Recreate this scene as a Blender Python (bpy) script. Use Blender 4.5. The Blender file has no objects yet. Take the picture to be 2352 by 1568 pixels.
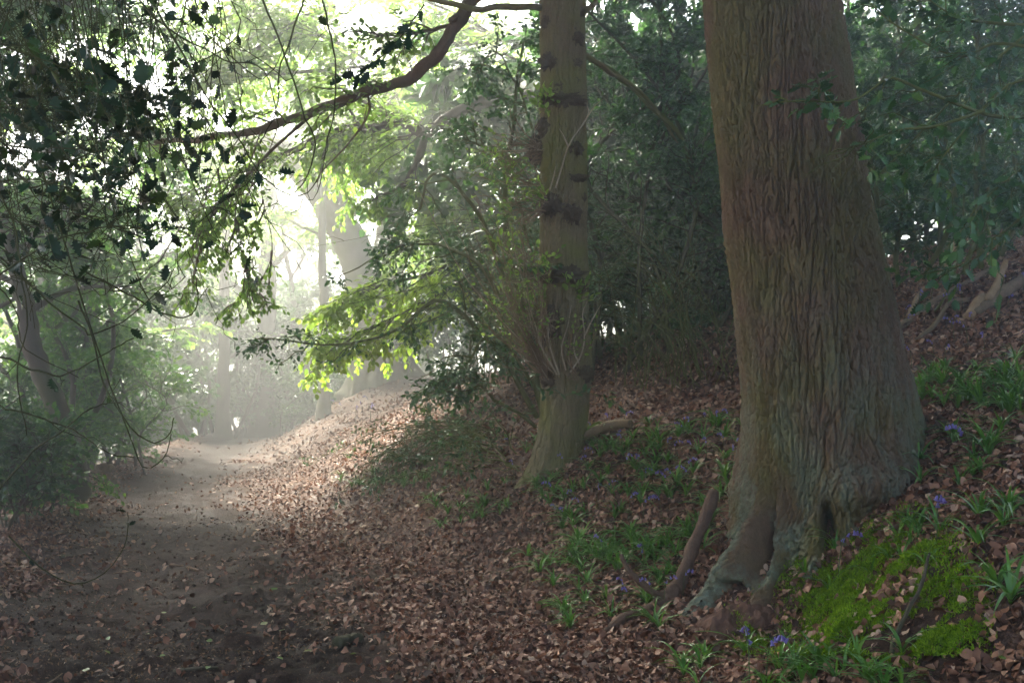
import bpy, math
import numpy as np
from mathutils import Vector, Matrix

scene = bpy.context.scene
C = scene.collection
PI = math.pi

# ------------------------------------------------------------------ camera
FPX = 2287.0            # focal length in units of a 2352 px wide picture (35 mm on 36 mm)
U0, V0 = 1176.0, 890.0  # principal column, eye-level row
EYE = 1.5
cam_data = bpy.data.cameras.new('camera')
cam_data.lens = 35.0
cam_data.sensor_width = 36.0
cam_data.shift_y = (V0 - 784.0) / 2352.0
cam_data.clip_start = 0.05
cam_data.clip_end = 600.0
cam = bpy.data.objects.new('camera', cam_data)
cam.location = (0, 0, EYE)
cam.rotation_euler = (math.radians(90), 0, 0)
C.objects.link(cam)
scene.camera = cam

# ------------------------------------------------------------------ sky and sun
SUN_AZ, SUN_EL = math.radians(-30), math.radians(44)   # azimuth from +Y towards +X
SUN_STRENGTH, SKY_STRENGTH, EXPOSURE = 5.0, 0.05, 3.48
world = bpy.data.worlds.new('World')
scene.world = world
world.use_nodes = True
wn = world.node_tree.nodes
sky = wn.new('ShaderNodeTexSky')
sky.sky_type = 'NISHITA'
sky.sun_disc = False
sky.sun_elevation = SUN_EL
sky.sun_rotation = SUN_AZ
sky.air_density = 1.0
sky.dust_density = 2.0
sky.ozone_density = 1.0
wn['Background'].inputs['Strength'].default_value = SKY_STRENGTH
world.node_tree.links.new(sky.outputs[0], wn['Background'].inputs['Color'])
sun_data = bpy.data.lights.new('sun', 'SUN')
sun_data.energy = SUN_STRENGTH
sun_data.angle = math.radians(24)
sun_data.color = (1.0, 0.94, 0.80)
sun = bpy.data.objects.new('sun', sun_data)
sd = Vector((math.sin(SUN_AZ) * math.cos(SUN_EL), math.cos(SUN_AZ) * math.cos(SUN_EL), math.sin(SUN_EL)))
sun.rotation_euler = (-sd).to_track_quat('-Z', 'Y').to_euler()
sun.location = sd * 60
C.objects.link(sun)

vs = scene.view_settings
vs.view_transform = 'Standard'
vs.look = 'None'
vs.gamma = 1.0
vs.use_curve_mapping = False
vs.exposure = EXPOSURE

cy = scene.cycles
cy.use_denoising = True
cy.denoiser = 'OPENIMAGEDENOISE'
cy.use_adaptive_sampling = True
cy.adaptive_threshold = 0.03
cy.max_bounces = 6
cy.diffuse_bounces = 3
cy.glossy_bounces = 2
cy.transmission_bounces = 3
cy.transparent_max_bounces = 4
cy.volume_bounces = 0
cy.sample_clamp_indirect = 6.0
cy.caustics_reflective = False
cy.caustics_refractive = False

# ------------------------------------------------------------------ noise
_G = np.array([[1,1,0],[-1,1,0],[1,-1,0],[-1,-1,0],[1,0,1],[-1,0,1],[1,0,-1],[-1,0,-1],
               [0,1,1],[0,-1,1],[0,1,-1],[0,-1,-1],[1,1,0],[-1,1,0],[0,-1,1],[0,-1,-1]], float)
_PERM = np.random.default_rng(77).permutation(256)

def perlin(x, y, z=0.0, seed=0):
    x, y, z = np.broadcast_arrays(np.asarray(x, float), np.asarray(y, float), np.asarray(z, float))
    xi, yi, zi = np.floor(x).astype(int), np.floor(y).astype(int), np.floor(z).astype(int)
    xf, yf, zf = x - xi, y - yi, z - zi
    f = lambda t: t * t * t * (t * (t * 6 - 15) + 10)
    u, v, w = f(xf), f(yf), f(zf)
    def g(dx, dy, dz):
        h = _PERM[(_PERM[(_PERM[(xi + dx + seed * 17) & 255] + yi + dy) & 255] + zi + dz + seed) & 255] & 15
        G = _G[h]
        return G[..., 0] * (xf - dx) + G[..., 1] * (yf - dy) + G[..., 2] * (zf - dz)
    L = lambda a, b, t: a + t * (b - a)
    return L(L(L(g(0,0,0), g(1,0,0), u), L(g(0,1,0), g(1,1,0), u), v),
             L(L(g(0,0,1), g(1,0,1), u), L(g(0,1,1), g(1,1,1), u), v), w)

def fbm(x, y, z=0.0, octaves=3, seed=0):
    s, a, fr = 0.0, 1.0, 1.0
    for i in range(octaves):
        s = s + a * perlin(np.asarray(x) * fr, np.asarray(y) * fr, np.asarray(z) * fr, seed + i)
        a *= 0.5; fr *= 2.03
    return s

def sstep(a, b, x):
    t = np.clip((np.asarray(x, float) - a) / (b - a), 0, 1)
    return t * t * (3 - 2 * t)

# ------------------------------------------------------------------ picture rows/columns -> places in the wood
def at(u, v, d):
    return np.array([(u - U0) * d / FPX, d, EYE + (V0 - v) * d / FPX])

def at_many(pts):
    return np.array([at(*p) for p in pts])

def project(P):
    return U0 + FPX * P[..., 0] / P[..., 1], V0 - FPX * (P[..., 2] - EYE) / P[..., 1]

# ------------------------------------------------------------------ terrain
_FD = np.array([-20, 0, 3, 5, 6, 8, 10, 14, 18, 22, 26, 30, 34, 40, 60, 130.])
_FX = np.array([3, .9, .65, .5, .35, -.6, -1.9, -3.3, -4.6, -5.6, -6.4, -6.8, -6.5, -4.5, 4, 30.])
_LX = np.array([-2, -2.6, -3.0, -3.6, -3.9, -4.5, -5.0, -6.1, -7.2, -8.2, -9.0, -9.4, -9.6, -9, -4, 20.])
_PD = np.array([-20, 0, 5, 7.5, 10, 14, 20, 28, 36, 130.])
_PL = np.array([-1.8, -2.0, -2.8, -3.6, -4.35, -5.5, -6.9, -8.7, -9.2, 20.])
_PR = np.array([0.1, 0.0, -0.35, -1.3, -2.5, -3.8, -5.5, -7.2, -7.4, 25.])

def smooth_interp(d, xs, ys):
    d = np.asarray(d, float)
    return (np.interp(d - .8, xs, ys) + np.interp(d, xs, ys) * 2 + np.interp(d + .8, xs, ys)) / 4

def height(x, y):
    x, y = np.broadcast_arrays(np.asarray(x, float), np.asarray(y, float))
    foot = smooth_interp(y, _FD, _FX)
    left = smooth_interp(y, _FD, _LX)
    s = x - foot
    sp = np.maximum(s, 0)
    bank = 0.62 * (np.sqrt(sp * sp + 0.55 ** 2) - 0.55)
    cap = 5.0 + (2.2 - 5.0) * sstep(12, 21, y)
    bank = cap * (1 - np.exp(-bank / cap * 1.12))
    l = np.maximum(left - x, 0)
    drop = -3.2 * (1 - np.exp(-l * 0.10))
    verge = 0.10 * np.exp(-((x - left - 0.25) / 0.5) ** 2)
    pc = (np.interp(y, _PD, _PL) + np.interp(y, _PD, _PR)) / 2
    rut = -0.05 * np.exp(-((x - pc) / 0.7) ** 2)
    z = bank + drop + verge + rut
    # low mound under the distant beech, rise of the mossy root beside the near trunk
    z = z + 0.42 * np.exp(-((x + 3.6) ** 2 + (y - 27) ** 2) / 6.0)
    z = z + 0.08 * np.exp(-((x - 1.95) / .45) ** 2 - ((y - 4.6) / .6) ** 2) - .27 * np.exp(-((x - 1.52) / .45) ** 2 - ((y - 5.25) / .52) ** 2)
    z = z + 0.06 * fbm(x * .55, y * .55, 3.1, 3, 5) + 0.022 * fbm(x * 2.3, y * 2.3, 1.7, 2, 9)
    near = np.exp(-np.maximum(y - 9, 0) / 4)
    onpath = sstep(0, .5, x - np.interp(y, _PD, _PL)) * (1 - sstep(-.3, .5, x - np.interp(y, _PD, _PR)))
    mud = np.abs(fbm(x * 4.6, y * 4.0, 0.2, 3, 21))
    z = z + near * (0.3 + onpath) * (0.05 * (mud - .3) + .02 * fbm(x * 11, y * 10, .7, 2, 27))
    return z

def normal_at(x, y, e=0.05):
    hx = (height(x + e, y) - height(x - e, y)) / (2 * e)
    hy = (height(x, y + e) - height(x, y - e)) / (2 * e)
    n = np.stack([-hx, -hy, np.ones_like(hx)], -1)
    return n / np.linalg.norm(n, axis=-1, keepdims=True)

_YS = np.concatenate([np.arange(2.2, 12, .03), np.arange(12, 45, .12)])
def ground_hit(u, v):
    """where the sight line through picture point (u, v) meets the ground"""
    u, v = np.atleast_1d(np.asarray(u, float)), np.atleast_1d(np.asarray(v, float))
    X = (u[:, None] - U0) / FPX * _YS[None]
    Z = EYE + (V0 - v[:, None]) / FPX * _YS[None]
    under = height(X, np.broadcast_to(_YS[None], X.shape)) > Z
    i = np.where(under.any(1), under.argmax(1), len(_YS) - 1)
    y = _YS[i]
    x = (u - U0) / FPX * y
    return np.stack([x, y, height(x, y)], -1)

# ------------------------------------------------------------------ mesh building
def new_mesh(name, V, F, mats, smooth=True, mat_index=None):
    V = np.ascontiguousarray(V, np.float32).reshape(-1, 3)
    F = np.ascontiguousarray(F, np.int32)
    k = F.shape[1]
    me = bpy.data.meshes.new(name)
    me.vertices.add(len(V)); me.vertices.foreach_set('co', V.ravel())
    me.loops.add(F.size); me.loops.foreach_set('vertex_index', F.ravel())
    me.polygons.add(len(F))
    me.polygons.foreach_set('loop_start', np.arange(0, F.size, k, dtype=np.int32))
    me.polygons.foreach_set('loop_total', np.full(len(F), k, np.int32))
    me.polygons.foreach_set('use_smooth', np.full(len(F), smooth, bool))
    for m in (mats if isinstance(mats, (list, tuple)) else [mats]):
        me.materials.append(m)
    if mat_index is not None:
        me.polygons.foreach_set('material_index', np.ascontiguousarray(mat_index, np.int32))
    me.update(calc_edges=True)
    return me

def link(name, me, parent=None, loc=None):
    o = bpy.data.objects.new(name, me)
    C.objects.link(o)
    if parent is not None:
        o.parent = parent
    if loc is not None:
        o.location = loc
    return o

def tag(o, label=None, cat=None, group=None, kind=None):
    if label: o['label'] = label
    if cat: o['category'] = cat
    if group: o['group'] = group
    if kind: o['kind'] = kind
    return o

def thing(name, label, cat, loc=(0, 0, 0), group=None):
    o = bpy.data.objects.new(name, None)
    o.empty_display_size = .1
    C.objects.link(o)
    o.location = [float(a) for a in loc]
    return tag(o, label, cat, group)

def part(name, V, F, mat, root, smooth=True, kind=None):
    """a mesh built in world places, hung under its thing"""
    L = np.array(root.location)
    o = link(name, new_mesh(name, np.asarray(V) - L, F, mat, smooth), root)
    if kind or name in ('twigs', 'foliage', 'leaves', 'crown', 'added_shade_leaves', 'added_shade_crown', 'shoot_leaves', 'branches'): o['kind'] = kind or 'stuff'
    return o

def spline(P, n, closed=False):
    """Catmull-Rom through the rows of P (any number of columns)"""
    P = np.asarray(P, float)
    if len(P) == 2:
        t = np.linspace(0, 1, n)[:, None]
        return P[0] * (1 - t) + P[1] * t
    Q = np.vstack([2 * P[0] - P[1], P, 2 * P[-1] - P[-2]])
    t = np.linspace(0, len(P) - 1 - 1e-9, n)
    i = t.astype(int); f = (t - i)[:, None]
    a, b, c, d = Q[i], Q[i + 1], Q[i + 2], Q[i + 3]
    return .5 * (2 * b + (c - a) * f + (2 * a - 5 * b + 4 * c - d) * f ** 2 + (3 * b - a - 3 * c + d) * f ** 3)

ROWS = ('upper', 'middle', 'lower')
def ordinal(k):
    k += 1
    return '%d%s' % (k, 'th' if 10 <= k % 100 <= 20 else {1: 'st', 2: 'nd', 3: 'rd'}.get(k % 10, 'th'))

def row_places(uv, rows=3):
    """for picture points: (row word, rank from the left inside that row)"""
    uv = np.asarray(uv); n = len(uv)
    rk = np.empty(n, int); rk[np.argsort(uv[:, 1])] = np.arange(n)
    row = np.minimum(rk * rows // max(n, 1), rows - 1)
    pos = np.zeros(n, int)
    for r in range(rows):
        i = np.flatnonzero(row == r)
        pos[i[np.argsort(uv[i, 0])]] = np.arange(len(i))
    return [((ROWS if rows == 3 else ('upper', 'lower') if rows == 2 else ('',))[r], ordinal(p)) for r, p in zip(row, pos)]

def unit(a):
    return a / np.maximum(np.linalg.norm(a, axis=-1, keepdims=True), 1e-9)

class Tubes:
    def __init__(self): self.V, self.F, self.n = [], [], 0
    def add(self, P, R, sides=5):
        """P (N,k,3) or (k,3) centre lines, R radii broadcastable to (N,k)"""
        P = np.asarray(P, float)
        if P.ndim == 2: P = P[None]
        N, k, _ = P.shape
        if N == 0: return self
        R = np.broadcast_to(np.asarray(R, float), (N, k))
        T = unit(np.gradient(P, axis=1))
        m = unit(P[:, -1] - P[:, 0])
        ref = np.where(np.abs(m[:, 2:3]) > .75, np.array([[1., .13, 0]]), np.array([[0, .1, 1.]]))[:, None]
        A = unit(np.cross(T, ref)); B = np.cross(T, A)
        a = np.arange(sides) * 2 * PI / sides
        ring = A[:, :, None] * np.cos(a)[None, None, :, None] + B[:, :, None] * np.sin(a)[None, None, :, None]
        V = (P[:, :, None] + R[:, :, None, None] * ring).reshape(-1, 3)
        b = (np.arange(N) * k * sides)[:, None, None] + (np.arange(k - 1) * sides)[None, :, None]
        s0 = np.arange(sides)[None, None]; s1 = (s0 + 1) % sides
        F = np.stack([b + s0, b + s1, b + sides + s1, b + sides + s0], -1).reshape(-1, 4)
        self.V.append(V); self.F.append(F + self.n); self.n += len(V)
        return self
    def arrays(self): return np.concatenate(self.V), np.concatenate(self.F)
    def part(self, name, mat, root, smooth=True, kind=None):
        V, F = self.arrays()
        return part(name, V, F, mat, root, smooth, kind)

def frames(D, Nn):
    X = unit(D)
    Z = unit(Nn - X * (Nn * X).sum(-1, keepdims=True))
    Y = np.cross(Z, X)
    return np.stack([X, Y, Z], -1)      # columns

def scatter_template(TV, TF, pos, D, Nn, S):
    """copies of one small triangle shape (length along x) at many places -> arrays"""
    M = frames(D, Nn)
    S = np.asarray(S, float)
    if S.ndim == 1: S = S[:, None].repeat(3, 1)
    V = np.einsum('nij,nvj->nvi', M, TV[None] * S[:, None]) + pos[:, None]
    n = len(TV)
    F = TF[None] + (np.arange(len(pos)) * n)[:, None, None]
    return V.reshape(-1, 3), F.reshape(-1, TF.shape[1])

class Leaves:
    """collects leaf placements and turns them into one mesh, mixing several leaf shapes"""
    def __init__(self): self.p, self.d, self.n, self.s = [], [], [], []
    def add(self, p, d, n, s):
        self.p.append(p); self.d.append(d); self.n.append(n); self.s.append(np.broadcast_to(s, (len(p),)))
        return self
    def cat(self):
        return [np.concatenate(a) for a in (self.p, self.d, self.n, self.s)]
    def arrays(self, templates, rng, keep=None):
        p, d, n, s = self.cat()
        if keep is not None:
            k = keep(p); p, d, n, s = p[k], d[k], n[k], s[k]
        t = rng.integers(0, len(templates), len(p))
        Vs, Fs, off = [], [], 0
        for i, (TV, TF) in enumerate(templates):
            m = t == i
            if not m.any(): continue
            V, F = scatter_template(TV, TF, p[m], d[m], n[m], s[m])
            Vs.append(V); Fs.append(F + off); off += len(V)
        return np.concatenate(Vs), np.concatenate(Fs)
    def part(self, name, templates, mat, root, rng, kind=None, keep=None):
        V, F = self.arrays(templates, rng, keep)
        return part(name, V, F, mat, root, True, kind)

def rot_about(v, ax, ang):
    ax = unit(ax); c, s = np.cos(ang)[..., None], np.sin(ang)[..., None]
    return v * c + np.cross(ax, v) * s + ax * (ax * v).sum(-1, keepdims=True) * (1 - c)

def sample_lines(P, i, t):
    k = P.shape[1]
    f = np.clip(t, 0, .99999) * (k - 1)
    j = f.astype(int); f = (f - j)[:, None]
    return P[i, j] * (1 - f) + P[i, j + 1] * f, unit(P[i, j + 1] - P[i, j])

def spawn(P, n, rng, length, angle=(35, 75), t=(.15, 1), droop=.15, flat=.25, k=5, wig=.05, taper=.5, up=0.0, out=None):
    """n side shoots on every centre line in P; they spread mostly sideways and droop at the tip"""
    N = len(P)
    i = np.repeat(np.arange(N), n)
    tt = rng.uniform(t[0], t[1], len(i))
    p, T = sample_lines(P, i, tt)
    L = rng.uniform(length[0], length[1], len(i)) * (1 - taper * tt)
    side = np.where(np.arange(len(i)) % 2 == 0, 1, -1)
    ang = np.radians(rng.uniform(angle[0], angle[1], len(i))) * side
    axis = np.zeros_like(T); axis[:, 2] = 1
    axis = axis + rng.normal(0, flat, T.shape)
    axis = unit(axis - T * (axis * T).sum(-1, keepdims=True) * .8)
    D = unit(rot_about(T, axis, ang) + np.array([0, 0, up]) + rng.normal(0, flat * .3, T.shape))
    if out is not None: D = unit(D + out)
    s = np.linspace(0, 1, k)[None, :, None]
    Q = p[:, None] + D[:, None] * (L[:, None, None] * s)
    Q[:, :, 2] -= droop * L[:, None] * (s[:, :, 0] ** 2)
    w = rng.normal(0, wig, Q.shape) * L[:, None, None]
    w[:, 0] = 0
    return Q + w

def leaves_on(P, n, rng, size, t=(.1, 1), angle=50, updev=.35, hang=0.1, pet=.25):
    """n leaves on every centre line, alternate to either side, faces turned up"""
    N = len(P)
    i = np.repeat(np.arange(N), n)
    tt = np.tile(np.linspace(t[0], t[1], n), N) + rng.normal(0, .04, len(i))
    p, T = sample_lines(P, i, np.clip(tt, 0, 1))
    side = np.where(np.arange(len(i)) % 2 == 0, 1, -1)
    up = np.zeros_like(T); up[:, 2] = 1
    up = unit(up + rng.normal(0, updev, up.shape))
    D = rot_about(T, up, np.radians(angle) * side * rng.uniform(.5, 1.3, len(i)))
    D = unit(D + rng.normal(0, .2, D.shape) + np.array([0, 0, -hang]))
    S = rng.uniform(size[0], size[1], len(i))
    return p + D * (S * pet)[:, None], D, up, S

# ------------------------------------------------------------------ leaf shapes (length 1 along x)
def leaf_from_outline(xs, ws, fold=.25, curl=.15, wav=0.0, ph=0.0, twist=0.0):
    xs, ws = np.array(xs, float), np.array(ws, float)
    V, F = [], []
    n = len(xs)
    for i in range(n):
        x = xs[i]
        zc = -curl * x * x
        zw = fold * ws[i] + wav * ((-1) ** i) * (ws[i] > .05)
        tw = twist * x
        V += [(x, ws[i], zc + zw + tw * ws[i]), (x, 0, zc), (x, -ws[i], zc + zw * (1 if wav == 0 else .8) - tw * ws[i])]
    for i in range(n - 1):
        a, b = 3 * i, 3 * i + 3
        F += [(a, a + 1, b + 1), (a, b + 1, b), (a + 1, a + 2, b + 2), (a + 1, b + 2, b + 1)]
    return np.array(V), np.array(F)

def holly_near(rng):
    n = 11
    xs = np.linspace(0, 1, n)
    env = np.sin(np.clip(xs, 0, 1) ** .85 * PI) ** .7 * rng.uniform(.23, .3)
    ws = env.copy()
    for i in range(1, n - 1):
        ws[i] = env[i] * (1.35 if i % 2 else .72)
    ws[0] = .012; ws[-1] = .004
    xj = xs + np.where(np.arange(n) % 2 == 1, .035, -.01); xj[0] = 0; xj[-1] = 1.02
    V, F = leaf_from_outline(xj, ws, fold=rng.uniform(.1, .35), curl=rng.uniform(.02, .3), wav=0, twist=rng.uniform(-.35, .35))
    for i in range(1, n - 1):
        z = (.055 if i % 2 else -.045) * rng.uniform(.6, 1.4)
        V[3 * i, 2] += z; V[3 * i + 2, 2] += z * rng.uniform(.5, 1.1)
        V[3 * i, 1] *= rng.uniform(.85, 1.15); V[3 * i + 2, 1] *= rng.uniform(.85, 1.15)
    return V, F

def holly_mid(rng):
    xs = [0, .16, .3, .46, .6, .76, 1.]
    w = rng.uniform(.25, .32)
    ws = np.array([.01, w * 1.1, w * .7, w * 1.25, w * .75, w * .8, .004])
    V, F = leaf_from_outline(xs, ws, fold=rng.uniform(.1, .4), curl=rng.uniform(0, .3), twist=rng.uniform(-.5, .5))
    return V, F

def folded(side_pts, rng, fold=(.05, .45), curl=(0, .3), jag=0.0):
    """cheap leaf: two fans folded along the midrib"""
    f, c, tw = rng.uniform(*fold), rng.uniform(*curl), rng.uniform(-.4, .4)
    k = len(side_pts)
    V = [(0, 0, 0), (1, 0, -c)]
    for sgn in (1, -1):
        for x, w in side_pts:
            w = w * rng.uniform(.9, 1.1)
            V.append((x + rng.uniform(-.02, .02), sgn * w, -c * x * x + f * w + tw * x * sgn * w + rng.uniform(-jag, jag)))
    F = []
    for s, o in ((0, 2), (1, 2 + k)):
        ch = [o + i for i in range(k)] + [1]
        for i in range(k):
            t = (0, ch[i + 1], ch[i]) if s == 0 else (0, ch[i], ch[i + 1])
            F.append(t)
    return np.array(V, float), np.array(F)

def ovate(rng):
    return folded([(.2, .24), (.48, .31), (.78, .19)], rng)

def ovate_far(rng):
    return folded([(.3, .30), (.68, .26)], rng)

def holly_far(rng):
    return folded([(.14, .25), (.3, .17), (.46, .31), (.62, .17), (.76, .22)], rng, jag=.04)

def dead_leaf(rng, lobes=False, n=5):
    xs = np.linspace(0, 1, n)
    ws = np.sin(np.clip(xs * .96 + .03, 0, 1) * PI) ** .75 * rng.uniform(.27, .38)
    if lobes and n > 4:
        ws[1::2] *= .62
    ws[-1] = .02
    V, F = leaf_from_outline(xs, ws, fold=rng.uniform(-.4, .7), curl=rng.uniform(-.25, .35), twist=rng.uniform(-.7, .7))
    V[:, 2] += rng.normal(0, .035, len(V)) + .10 * np.sin(V[:, 0] * rng.uniform(2, 6) + rng.uniform(0, 6))
    V[:, 0] -= .5
    V[:, 2] -= V[:, 2].min() * .5
    return V, F

_r = np.random.default_rng(5)
T_HOLLY = [holly_near(_r) for _ in range(8)]
T_HOLLYM = [holly_mid(_r) for _ in range(5)]
T_OV = [ovate(_r) for _ in range(5)]
T_OVF = [ovate_far(_r) for _ in range(4)]
T_HOLLYF = [holly_far(_r) for _ in range(6)]
T_DEADF = [dead_leaf(_r, False, 4) for i in range(10)]
T_TWO = [(v[[0, 1, 2, 4]], np.array([(0, 1, 2), (0, 3, 1)])) for v, f in T_OVF]
T_DEADFF = [folded([(.3, .30), (.68, .26)], _r, (-.4, .6), (-.3, .4)) for i in range(6)]
T_DEAD = [dead_leaf(_r, i % 4 == 3) for i in range(14)]
# ------------------------------------------------------------------ materials
class Mat:
    def __init__(self, name):
        self.m = bpy.data.materials.new(name); self.m.use_nodes = True
        self.t = self.m.node_tree; self.b = self.t.nodes['Principled BSDF']
        self.out = self.t.nodes['Material Output']
    def n(self, t, **kw):
        x = self.t.nodes.new('ShaderNode' + t)
        for k, v in kw.items():
            if k in x.inputs: x.inputs[k].default_value = v
            else: setattr(x, k, v)
        return x
    def l(self, a, b): self.t.links.new(a, b)
    def coord(self, scale=(1, 1, 1), kind='Object'):
        c = self.n('TexCoord'); mp = self.n('Mapping'); mp.inputs['Scale'].default_value = scale
        self.l(c.outputs[kind], mp.inputs[0]); return mp.outputs[0]
    def pos(self, scale=(1, 1, 1)):
        g = self.n('NewGeometry'); mp = self.n('Mapping'); mp.inputs['Scale'].default_value = scale
        self.l(g.outputs['Position'], mp.inputs[0]); return mp.outputs[0]
    def noise(self, vec, scale, detail=4, rough=.55, dist=0):
        x = self.n('TexNoise', Scale=scale, Detail=detail, Roughness=rough, Distortion=dist); self.l(vec, x.inputs['Vector']); return x.outputs[0]
    def ramp(self, fac, stops, interp='LINEAR'):
        r = self.n('ValToRGB'); r.color_ramp.interpolation = interp
        e = r.color_ramp.elements
        while len(e) < len(stops): e.new(.5)
        for k, (p, c) in enumerate(stops):
            e[k].position = p; e[k].color = (*c, 1) if len(c) == 3 else c
        self.l(fac, r.inputs[0]); return r.outputs[0]
    def mix(self, fac, a, b, blend='MIX'):
        x = self.n('MixRGB', blend_type=blend)
        for s, v in ((0, fac), (1, a), (2, b)):
            if hasattr(v, 'links') or hasattr(v, 'is_linked'): self.l(v, x.inputs[s])
            else: x.inputs[s].default_value = v if s == 0 else (*v, 1)
        return x.outputs[0]
    def math(self, op, a, b=None, clamp=False):
        x = self.n('Math', operation=op, use_clamp=clamp)
        for s, v in ((0, a), (1, b)):
            if v is None: continue
            if hasattr(v, 'is_linked'): self.l(v, x.inputs[s])
            else: x.inputs[s].default_value = v
        return x.outputs[0]
    def bump(self, h, strength=.5, dist=.01):
        x = self.n('Bump', Strength=strength, Distance=dist); self.l(h, x.inputs['Height']); self.l(x.outputs[0], self.b.inputs['Normal']); return x

def leaf_mat(name, stops, trans, tfac, rough=.45, spec=.5, tint=(1, 1, 1)):
    m = Mat(name)
    g = m.n('NewGeometry'); oi = m.n('ObjectInfo')
    r = m.math('FRACT', m.math('ADD', g.outputs['Random Per Island'], oi.outputs['Random']))
    col = m.ramp(r, stops)
    nz = m.noise(m.pos(), 1.3, 2)
    col = m.mix(m.math('MULTIPLY', nz, .35), col, m.mix(1.0, col, (.55, .62, .5), 'MULTIPLY'))
    m.l(col, m.b.inputs['Base Color'])
    m.b.inputs['Roughness'].default_value = rough
    m.b.inputs['Specular IOR Level'].default_value = spec
    if tfac > 0:
        t = m.n('BsdfTranslucent'); m.l(m.mix(1.0, col, trans, 'MULTIPLY'), t.inputs[0])
        mx = m.n('MixShader', Fac=tfac); m.l(m.b.outputs[0], mx.inputs[1]); m.l(t.outputs[0], mx.inputs[2]); m.l(mx.outputs[0], m.out.inputs[0])
    return m.m

M = {}
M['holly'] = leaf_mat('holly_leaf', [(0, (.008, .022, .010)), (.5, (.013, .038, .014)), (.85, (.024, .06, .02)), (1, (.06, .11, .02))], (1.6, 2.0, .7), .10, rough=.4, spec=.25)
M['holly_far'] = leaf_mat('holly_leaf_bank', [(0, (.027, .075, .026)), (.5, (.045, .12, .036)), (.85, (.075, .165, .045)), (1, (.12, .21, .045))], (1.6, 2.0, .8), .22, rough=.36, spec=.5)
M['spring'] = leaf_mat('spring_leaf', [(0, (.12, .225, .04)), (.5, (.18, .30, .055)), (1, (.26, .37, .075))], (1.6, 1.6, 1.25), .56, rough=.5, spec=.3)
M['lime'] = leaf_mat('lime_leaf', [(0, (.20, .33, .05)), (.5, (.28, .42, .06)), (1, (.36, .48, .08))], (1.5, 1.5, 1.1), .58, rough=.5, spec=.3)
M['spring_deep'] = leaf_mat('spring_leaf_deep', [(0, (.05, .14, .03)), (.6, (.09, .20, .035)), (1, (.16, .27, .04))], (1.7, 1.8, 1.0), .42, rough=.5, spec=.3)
M['understory'] = leaf_mat('understory_leaf', [(0, (.03, .08, .035)), (.6, (.05, .12, .04)), (1, (.11, .18, .04))], (1.6, 1.8, .9), .3, rough=.38, spec=.5)
M['strap'] = leaf_mat('bluebell_strap_leaf', [(0, (.06, .16, .022)), (.6, (.10, .24, .032)), (1, (.17, .31, .04))], (1.5, 1.7, .8), .22, rough=.34, spec=.6)
M['bell'] = leaf_mat('bluebell_petal', [(0, (.15, .105, .36)), (1, (.27, .21, .55))], (1.4, 1.3, 1.5), .35, rough=.5)
M['litter'] = leaf_mat('dead_leaf', [(0, (.04, .018, .011)), (.3, (.14, .06, .034)), (.62, (.27, .125, .072)), (.88, (.39, .21, .135)), (1, (.52, .36, .26))], (1.2, .9, .6), .08, rough=.62, spec=.35)
M['flake'] = leaf_mat('bud_scale', [(0, (.05, .025, .014)), (.5, (.13, .062, .026)), (.9, (.27, .13, .045)), (1, (.5, .38, .25))], (1, 1, 1), 0, rough=.6)
M['greenbit'] = leaf_mat('fresh_fallen_leaf', [(0, (.10, .22, .04)), (.6, (.22, .32, .07)), (1, (.40, .42, .22))], (1.2, 1.2, .8), .2)
M['moss'] = leaf_mat('moss_shoot', [(0, (.09, .17, .008)), (.5, (.17, .29, .010)), (1, (.29, .42, .015))], (1.4, 1.5, .5), .3, rough=.7, spec=.2)

def bark_mat(name, base, dark, light, moss=None, moss_amt=.3, zscale=.25, scale=9, bump=.6, lichen=None, bd=.012):
    m = Mat(name)
    p = m.pos((1, 1, zscale)); q = m.pos()
    n1 = m.noise(p, scale * 2.2, 6, .62, .4)
    n2 = m.noise(q, 1.7, 3)
    n3 = m.noise(q, 38, 3, .6)
    n9 = m.noise(m.pos((1, 1, max(zscale, .35))), 130, 5, .7)
    col = m.ramp(n1, [(.25, dark), (.5, base), (.75, light)])
    col = m.mix(m.ramp(n9, [(.3, (.0,) * 3), (.7, (.55,) * 3)]), m.mix(1.0, col, (.72, .7, .68), 'MULTIPLY'), light)
    if moss:
        f = m.ramp(n2, [(.42, (0, 0, 0)), (.62, (1, 1, 1))])
        col = m.mix(m.math('MULTIPLY', f, moss_amt), col, moss)
    if lichen:
        c, z0, z1, thr = lichen
        sep = m.n('SeparateXYZ'); m.l(q, sep.inputs[0])
        mr = m.n('MapRange'); m.l(sep.outputs[2], mr.inputs[0]); mr.inputs[1].default_value = z1; mr.inputs[2].default_value = z0
        n4 = m.noise(m.pos((1, 1, .35)), 5.0, 4, .65)
        n5 = m.noise(q, 60, 3, .7)
        f = m.math('MULTIPLY', m.ramp(n4, [(thr, (0, 0, 0)), (thr + .12, (1, 1, 1))]), mr.outputs[0])
        f = m.math('MULTIPLY', f, m.ramp(n5, [(.3, (.25,) * 3), (.6, (1, 1, 1))]), True)
        col = m.mix(f, col, c)
    m.l(col, m.b.inputs['Base Color'])
    m.b.inputs['Roughness'].default_value = .88
    m.b.inputs['Specular IOR Level'].default_value = .25
    h = m.math('ADD', m.math('MULTIPLY', n1, 1.0), m.math('ADD', m.math('MULTIPLY', n3, .45), m.math('MULTIPLY', n9, .4)))
    m.bump(h, bump, bd)
    return m.m

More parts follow.
